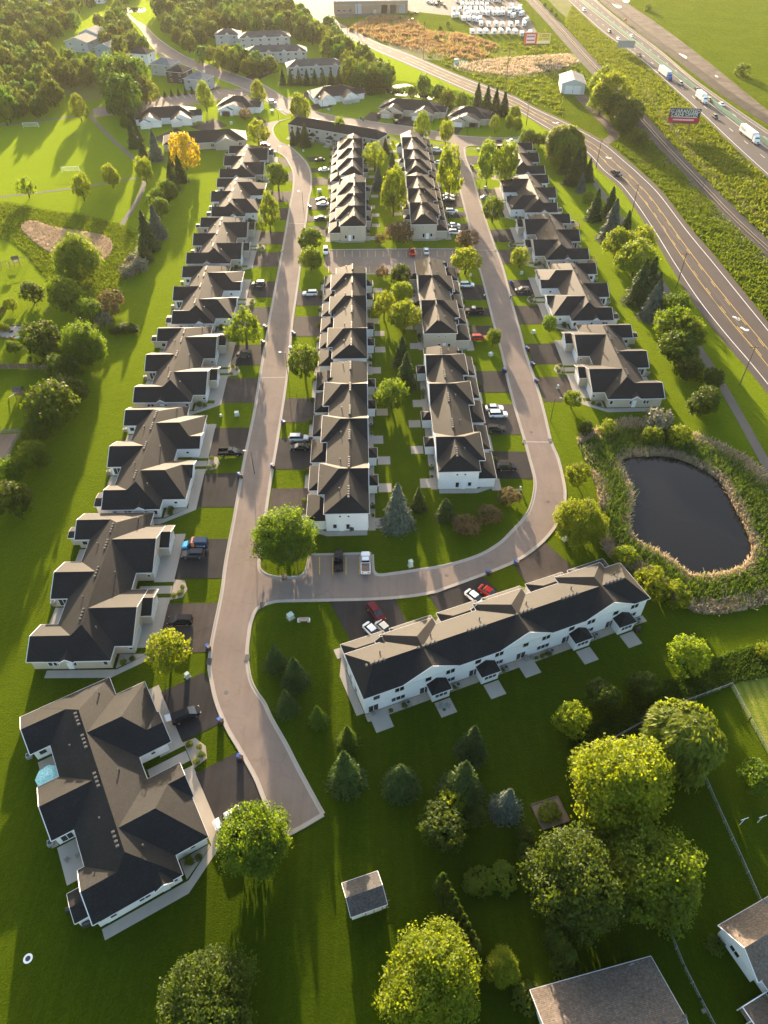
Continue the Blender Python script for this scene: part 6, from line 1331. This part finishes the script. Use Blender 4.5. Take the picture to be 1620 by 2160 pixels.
for px, l_ in [((1345,1330),'black covered grill on the last patio of the long white town house'),((185,1952),'dark covered grill on the large patio of the angled villa'),((150,1920),'round black kettle grill by the angled villa porch'),((743,1118),'covered grill by the end door of the white town house near the blue spruce')]:
    p = G(*px); t = thing('grill', l_, 'grill', (p.x, p.y, 0.03), 0.4, 'patio grills'); MB().solid([(-.6,-.3,0),(.6,-.3,0),(.6,.3,0),(-.6,.3,0),(-.55,-.28,.9),(.55,-.28,.9),(.55,.28,.9),(-.55,.28,.9)], [(0,1,5,4),(1,2,6,5),(2,3,7,6),(3,0,4,7),(3,2,1,0)]).build('cover', M['dark'], t); MB().solid([(-.55,-.28,.9),(.55,-.28,.9),(.55,.28,.9),(-.55,.28,.9),(-.35,0,1.2),(.35,0,1.2)], [(0,1,5,4),(2,3,4,5),(0,4,3),(1,2,5)]).build('hood', M['dark'], t)
p = G(59,2022); t = thing('landing_pad', 'small white ring landing pad with dark centre lying on the lawn', 'landing pad', (p.x, p.y, 0.0), 0)
r_ = MB(); n_ = 24
for k in range(n_):
    a, b_ = 2*math.pi*k/n_, 2*math.pi*(k+1)/n_; r_.poly([(.34*math.cos(a),.34*math.sin(a),.03),(.62*math.cos(a),.62*math.sin(a),.03),(.62*math.cos(b_),.62*math.sin(b_),.03),(.34*math.cos(b_),.34*math.sin(b_),.03)])
r_.build('ring', M['white'], t, fix=False); MB().cyl((0,0),.34,.34,0,.034,20).build('centre', M['dark'], t)
# fences
def fence(label, pix, h, style, grp=None, step=2.4):
    P = gp(pix); o0 = P[0]; t = thing('fence', label, 'fence', tuple(o0), 0, grp); Q = [q-o0 for q in P]
    for a, b_ in zip(Q, Q[1:]):
        L = (b_-a).length; n_ = max(1, round(L/step)); up = Vector((0,0,1))
        for k in range(n_+1):
            q = a.lerp(b_, k/n_); MB().box(q.x-.06,q.x+.06,q.y-.06,q.y+.06,0,h+0.05).build('post', M['grey_wood'] if style != 'wire' else M['grey_metal'], t)
        if style == 'wire':
            m_ = MB(); m_.beam(a+up*h, b_+up*h, .05, .05); m_.build('rail', M['grey_metal'], t)
            m_ = MB(); d = (b_-a).normalized(); nn = int(L/0.45)
            for k in range(nn):
                q = a+d*(0.45*k)
                m_.beam(q+up*.05, q+d*.45+up*h, .014, .014); m_.beam(q+up*h, q+d*.45+up*.05, .014, .014)
            for z in (0.3, 0.6, 0.9): m_.beam(a+up*z, b_+up*z, .014, .014)
            tag(m_.build('wire_mesh', M['grey_metal'], t), kind='stuff')
        elif style == 'board':
            d = (b_-a).normalized(); nn = int(L/0.30)
            for k in range(nn):
                q = a+d*(0.30*(k+.5)); m_ = MB(); m_.beam(q-d*.14+up*(h/2), q+d*.14+up*(h/2), .03, h-.1+.06*math.sin(k*7.1)); m_.build('plank', M['wood'], t)
        elif style == 'rail':
            for z in (.35,.75,1.1):
                m_ = MB(); m_.beam(a+up*z, b_+up*z, .05, .14); m_.build('rail', M['grey_wood'], t)
    return t
fence('thin wire fence running from the willow to the field corner', [(1260,1580),(1340,1535),(1440,1485),(1541,1447)], 1.15, 'wire', 'wire fences')
fence('thin wire fence along the bright mown field', [(1541,1447),(1580,1520),(1620,1595),(1680,1705)], 1.15, 'wire', 'wire fences')
fence('thin wire fence between the gardens of the willow and the huge maple', [(1478,1625),(1510,1700),(1560,1810),(1605,1912)], 1.0, 'wire', 'wire fences')
fence('thin wire fence between the tan-roofed house and the decked house', [(1410,1965),(1440,2040),(1475,2110),(1510,2175)], 1.0, 'wire', 'wire fences')
fence('weathered board fence across the back of the yards', [(-20,779),(40,778),(106,779)], 1.8, 'board', 'yard fences')
fence('short slatted fence beside the small yellow-green yard tree', [(-6,672),(8,655),(20,640)], 1.6, 'board', 'yard fences')
fence('open rail fence at the garden plot', [(-20,916),(46,912),(30,940),(17,968)], 1.2, 'rail', 'yard fences')
sheet('garden_plot', gp([(-30,918),(43,914),(15,966),(-30,970)]), 0.024, M['mulch'])
sheet('mown_field', gp([(1541,1449),(1700,1360),(1760,1500),(1680,1700),(1620,1592)]), 0.016, mat_grass('pale_mown_grass', (0.09,0.12,0.02), (0.15,0.16,0.03), (0.20,0.19,0.05), stripes=0.15))
# vegetable bed, clothes poles, wood pile
p = G(1160,1715); t = thing('raised_bed', 'timber-edged vegetable bed beside the blue-green spruce', 'garden bed', (p.x, p.y, 0), 0.3)
MB().box(-2.2,2.2,-1.9,1.9,0.0,0.12).build('soil', M['mulch'], t)
for a, b_ in (((-2.3,-2,.12),(2.3,-2,.12)),((2.3,-2,.12),(2.3,2,.12)),((2.3,2,.12),(-2.3,2,.12)),((-2.3,2,.12),(-2.3,-2,.12))): m_ = MB(); m_.beam(a, b_, .14, .24); m_.build('edge_board', M['wood'], t)
for px, l_ in [((1560,1740),'white clothes pole in the fenced garden, farther from the bush'),((1598,1735),'white clothes pole in the fenced garden beside the bush')]:
    p = G(*px); t = thing('clothes_pole', l_, 'pole', (p.x, p.y, 0), 0.3, 'clothes poles'); MB().cyl((0,0),.07,.06,0,2.3,8).build('post', M['white'], t); MB().beam((-.7,0,2.2),(.7,0,2.2),.08,.08).build('cross_arm', M['white'], t)
p = G(800,1905); t = thing('wood_pile', 'pile of branches and boards leaning beside the garden shed', 'wood pile', (p.x, p.y, 0), 0.2)
for k in range(9): m_ = MB(); a = k*0.7; m_.beam((.5*math.cos(a*3),.9*math.sin(a),.1+.1*(k % 3)), (1.6*math.cos(a),.9*math.sin(a*2),.3+.12*(k % 4)), .09, .09); m_.build('branch', M['wood'], t)
# play equipment in the yards
def play_set(px, rz, label):
    p = G(*px); t = thing('play_set', label, 'play set', (p.x, p.y, 0), rz, 'back yard play sets')
    for x in (-.9,.9):
        for y in (-.9,.9): MB().box(x-.07,x+.07,y-.07,y+.07,0,2.6).build('post', M['wood'], t)
    MB().box(-1,1,-1,1,1.35,1.45).build('platform', M['wood'], t); roof_solid(t, -1.2,1.2,-1.2,1.2,2.55,.8,'x',GA,'roof_brown','brown_siding',trim=False)
    m_ = MB(); m_.beam((-1,0,1.4),(-3.2,.2,.15),.6,.06); m_.build('slide', M['concrete'], t)
    m_ = MB(); m_.beam((1,0,2.4),(3.8,0,2.4),.12,.12); m_.beam((3.8,0,2.4),(3.8,-.9,0),.1,.1); m_.beam((3.8,0,2.4),(3.8,.9,0),.1,.1); m_.build('swing_beam', M['wood'], t)
    for x in (1.9, 2.8):
        m_ = MB(); m_.beam((x,-.2,2.4),(x,-.2,.5),.03,.03); m_.beam((x,.2,2.4),(x,.2,.5),.03,.03); m_.box(x-.12,x+.12,-.25,.25,.45,.5); m_.build('swing', M['dark'], t)
play_set((37,560), 0.5, 'wooden play set with slide on the lawn beside the basin'); play_set((-2,568), 0.2, 'second wooden play set farther from the basin'); play_set((45,838), 0.1, 'wooden swing set with orange slide behind the dark pines')
p = G(24,700); t = thing('fire_pit', 'round stone patio with a dark fire pit', 'fire pit', (p.x, p.y, 0), 0); MB().cyl((0,0),3.4,3.4,0,.04,22).build('paving', M['concrete'], t); MB().cyl((0,0),.6,.55,.04,.5,12).build('pit', M['dark'], t)
for k in range(14): a = 2*math.pi*k/14; MB().box(3.6*math.cos(a)-.35,3.6*math.cos(a)+.35,3.6*math.sin(a)-.3,3.6*math.sin(a)+.3,0,.35).build('border_stone', M['wood'], t)
p = G(38,713); t = thing('paddling_pool', 'inflatable paddling pool in bright red, yellow and blue', 'pool', (p.x, p.y, .02), .2)
def ring(r, z, tr, mat, nm):
    m_ = MB(); m_.tube([(r*1.3*math.cos(2*math.pi*k/18), r*.8*math.sin(2*math.pi*k/18), z) for k in range(19)], tr, 6); m_.build(nm, mat, t, True)
ring(1.2,.18,.2,M['red'],'lower_ring'); ring(1.15,.45,.17,M['yellow_paint'],'upper_ring'); MB().cyl((0,0),.95,.95,.1,.3,16).build('water', M['teal_pale'], t)
p = G(100,659); t = thing('bench', 'wooden bench plank on the yard lawn', 'bench', (p.x, p.y, 0), .6); m_ = MB(); m_.beam((-1.3,0,.45),(1.3,0,.45),.4,.08); m_.build('seat', M['wood'], t)
for x in (-1,1): MB().box(x-.08,x+.08,-.15,.15,0,.41).build('leg', M['wood'], t)
# soccer goals
for px, w_, l_ in [((66,270),7.3,'white soccer goal at the far side of the park field'),((150,364),7.3,'white soccer goal at the near side of the park field')]:
    p = G(*px); t = thing('soccer_goal', l_, 'goal', (p.x, p.y, 0), 0.12, 'soccer goals'); m_ = MB()
    m_.beam((-w_/2,0,0),(-w_/2,0,2.4),.12,.12); m_.beam((w_/2,0,0),(w_/2,0,2.4),.12,.12); m_.beam((-w_/2,0,2.4),(w_/2,0,2.4),.12,.12)
    for x in (-w_/2, w_/2): m_.beam((x,0,2.4),(x,2.2,0),.07,.07)
    m_.beam((-w_/2,2.2,.03),(w_/2,2.2,.03),.07,.07); m_.build('frame', M['white'], t)
    nt = MB()
    for k in range(1, 16): x = -w_/2+w_*k/16; nt.beam((x,0,2.4),(x,2.2,0),.03,.03)
    for k in range(1, 6): nt.beam((-w_/2,2.2*k/6,2.4*(1-k/6)),(w_/2,2.2*k/6,2.4*(1-k/6)),.03,.03)
    tag(nt.build('net', M['white'], t), kind='stuff')
# deck furniture behind the third pond-row villa
def deck(px, w_, d_, label):
    p = G(*px); t = thing('deck', label, 'deck', (p.x, p.y, 0), AXIS, 'rear decks')
    for k in range(int(w_/.3)): MB().box(-w_/2+.3*k,-w_/2+.3*k+.27,-d_/2,d_/2,.8,.86).build('plank', M['wood'], t)
    for x in (-w_/2+.1, w_/2-.1):
        for y in (-d_/2+.1, d_/2-.1): MB().box(x-.07,x+.07,y-.07,y+.07,0,1.8).build('post', M['wood'], t)
    m_ = MB(); z = 1.75
    for a, b_ in (((-w_/2,-d_/2),(w_/2,-d_/2)),((w_/2,-d_/2),(w_/2,d_/2)),((w_/2,d_/2),(-w_/2,d_/2))): m_.beam((*a,z),(*b_,z),.1,.08)
    m_.build('rail', M['wood'], t); return t
deck((1240,557),5,4,'wooden deck behind the third villa from the pond, larger one'); deck((1207,478),4.5,4,'wooden deck behind the third villa from the pond, smaller one')
# billboards
def billboard(px, w_, h_, z0, rz, label, posts, build):
    p = G(*px); t = thing('billboard', label, 'billboard', (p.x, p.y, 0), rz, 'billboards')
    MB().box(-w_/2,w_/2,-.25,.25,z0,z0+h_).build('panel', M['dark'], t); MB().box(-w_/2-.3,w_/2+.3,-.3,.3,z0-.35,z0).build('catwalk', M['rust'], t)
    for x in posts: MB().cyl((x,.1),.28,.25,0,z0-.3,8).build('post', M['rust'], t)
    build(t, w_, h_, z0); return t
def face(t, x0, x1, z0, z1, mat, y=-.27, nm='printed_face'): MB().box(x0,x1,y,y+.012,z0,z1).build(nm, mat, t)
def words(t, s_, size, x, z, mat, y=-.30): o = inst('lettering', text_mesh(s_, size, mat), t, (x, y, z)); o.rotation_euler = (math.pi/2, 0, 0); return o
M['bb_red'] = plain('billboard_red', (0.46,0.02,0.04), .6); M['bb_yellow'] = plain('billboard_yellow', (0.80,0.62,0.10), .6); M['bb_orange'] = plain('billboard_orange', (0.70,0.13,0.05), .6); M['bb_pink'] = plain('billboard_pink', (0.70,0.52,0.52), .6)
def b1(t, w_, h_, z0):
    face(t,-w_/2+.2,w_/2-.2,z0+.2,z0+h_*.40,M['bb_red']); words(t,'GUARANTEED',2.15,0,z0+h_*.80,M['white']); words(t,'CASH  OFFER',2.1,0,z0+h_*.57,M['white'])
    face(t,-w_/2+1.2,w_/2-1.2,z0+h_*.38,z0+h_*.44,M['bb_pink'],-.285); face(t,-w_/2+2.2,w_/2-2.4,z0+h_*.17,z0+h_*.27,M['bb_pink'],-.285)
    m_ = MB()
    for k in range(6): m_.beam((-1.0+.1*k,-.3,z0+h_*.45+.1*k),(-1.0+.1*k,-.3,z0+h_*.62+.1*k),.06,.35)
    tag(m_.build('printed_figure', M['green_plastic'], t))
billboard((1434,279),14.6,6.4,4.2,-.12,'black and red billboard reading guaranteed cash offer beside the highway',(-4.2,3.6),b1)
def b2(t, w_, h_, z0):
    face(t,-w_/2+.3,-.2,z0+.3,z0+h_-.3,M['bb_orange']); face(t,-.2,w_/2-.2,z0+.3,z0+h_-.3,M['bb_yellow']); face(t,-w_/2+1.8,-1.4,z0+1.0,z0+h_-.9,M['bb_pink'],-.285)
    words(t,"1,000'S",2.3,w_*.24,z0+h_*.72,M['dark']); words(t,'OF ITEMS',1.5,w_*.24,z0+h_*.45,M['dark']); face(t,.3,w_/2-.6,z0+h_*.15,z0+h_*.28,M['white'],-.285)
    for k in range(4): face(t,-w_/2+2.1,-1.8,z0+1.2+k*1.0,z0+1.65+k*1.0,M['bb_red'] if k % 2 else M['white'],-.296,'print_line')
billboard((1129,115),18,6.6,5.5,.10,'orange and yellow billboard before the dealer yard',(1.0,),b2)
def b3(t, w_, h_, z0): face(t,-w_/2+.2,w_/2-.2,z0+.2,z0+h_-.2,M['bb_yellow'])
billboard((1057,14),16,6,6,.08,'yellow billboard standing among the caravans',(0,),b3)
# highway barriers, signs
def barrier(name, label, line, h, w_, mat, kind_):
    t = thing(name, label, kind_, tuple(line[0]), 0); Q = [q-line[0] for q in line]
    n_ = 0
    for a, b_ in zip(Q[::2], Q[2::2]):
        m_ = MB(); m_.beam(a+Vector((0,0,h/2+.05)), b_+Vector((0,0,h/2+.05)), w_, h); m_.build('panel', mat, t); n_ += 1
barrier('median_barrier', 'long green anti-glare barrier along the middle of the highway', HB, 1.7, .3, M['screen_green'], 'barrier')
barrier('concrete_barrier', 'low concrete barrier along the dirt side of the highway', HC, .9, .5, M['concrete'], 'barrier')
p = G(1317,112); t = thing('road_sign', 'large road sign seen from behind on the highway verge', 'sign', (p.x, p.y, 0), -.1); MB().box(-5.5,5.5,-.08,.08,3.0,7.0).build('panel', M['grey_metal'], t)
for x in (-4,-2,0,2,4): MB().box(x-.1,x+.1,.1,.3,0,6.8).build('post', M['grey_metal'], t)
p = G(1318,50); t = thing('road_sign', 'orange diamond works sign beside the dirt strip', 'sign', (p.x, p.y, 0), 0); MB().solid([(0,-.05,1.2),(1.2,-.05,2.4),(0,-.05,3.6),(-1.2,-.05,2.4),(0,.05,1.2),(1.2,.05,2.4),(0,.05,3.6),(-1.2,.05,2.4)], [(0,1,2,3),(7,6,5,4),(0,4,5,1),(1,5,6,2),(2,6,7,3),(3,7,4,0)]).build('panel', M['orange'], t); MB().box(-.06,.06,.06,.18,0,3.4).build('post', M['grey_metal'], t)
# railway rails and sleepers
R0 = resample(spline(gp(rail), 8), 260)
tk = thing('railway_track', 'single railway track on dark ballast beside the highway', 'railway', tuple(R0[0]), 0); Q = [q-R0[0] for q in R0]
for o_ in (-.72, .72):
    pts = []
    for i, q in enumerate(Q): d = (Q[min(i+1, 259)]-Q[max(i-1, 0)]).normalized(); pts.append(q+Vector((-d.y, d.x, 0))*o_+Vector((0,0,.62)))
    m_ = MB()
    for a, b_ in zip(pts, pts[1:]): m_.beam(a, b_, .09, .18)
    m_.build('rail', M['rail'], tk)
m_ = MB(); L = 0; fine = resample(R0, 1300)
for i, q in enumerate(fine[:-1]):
    d = (fine[i+1]-q).normalized(); s_ = Vector((-d.y, d.x, 0))*1.3; c_ = q-R0[0]+Vector((0,0,.47)); m_.beam(c_-s_, c_+s_, .24, .1)
tag(m_.build('sleepers', M['pole_wood'], tk), kind='stuff')
# shipping tanks by the meadow pad, fence posts of the marsh
p = G(962,134); t = thing('pump_cabinet', 'grey-green pump cabinet on the concrete pad beside the county road', 'cabinet', (p.x, p.y, 0), .2); MB().box(-1.2,1.2,-.8,.8,0,2.4).build('case', M['green_plastic'], t); MB().box(-1.3,1.3,-.9,.9,2.4,2.5).build('lid', M['grey_metal'], t)
sheet('concrete_pad', gp([(945,140),(955,130),(985,128),(992,137),(975,143)]), .045, M['concrete'])
# ------------------------------------------------------------------ haze
hz = MB().box(-2300, 2300, -600, 3700, -1.0, 114.0).build('haze', [], fix=True)
t = NT('haze_air'); pv = t.n('ShaderNodeVolumePrincipled'); pv.inputs['Color'].default_value = (0.95,0.92,0.86,1); pv.inputs['Density'].default_value = 0.00003; pv.inputs['Anisotropy'].default_value = 0.45
t.l(pv.outputs[0], t.out.inputs['Volume']); hz.data.materials.append(t.m); tag(hz, 'thin warm haze lying over the whole place', 'haze', None, 'stuff')
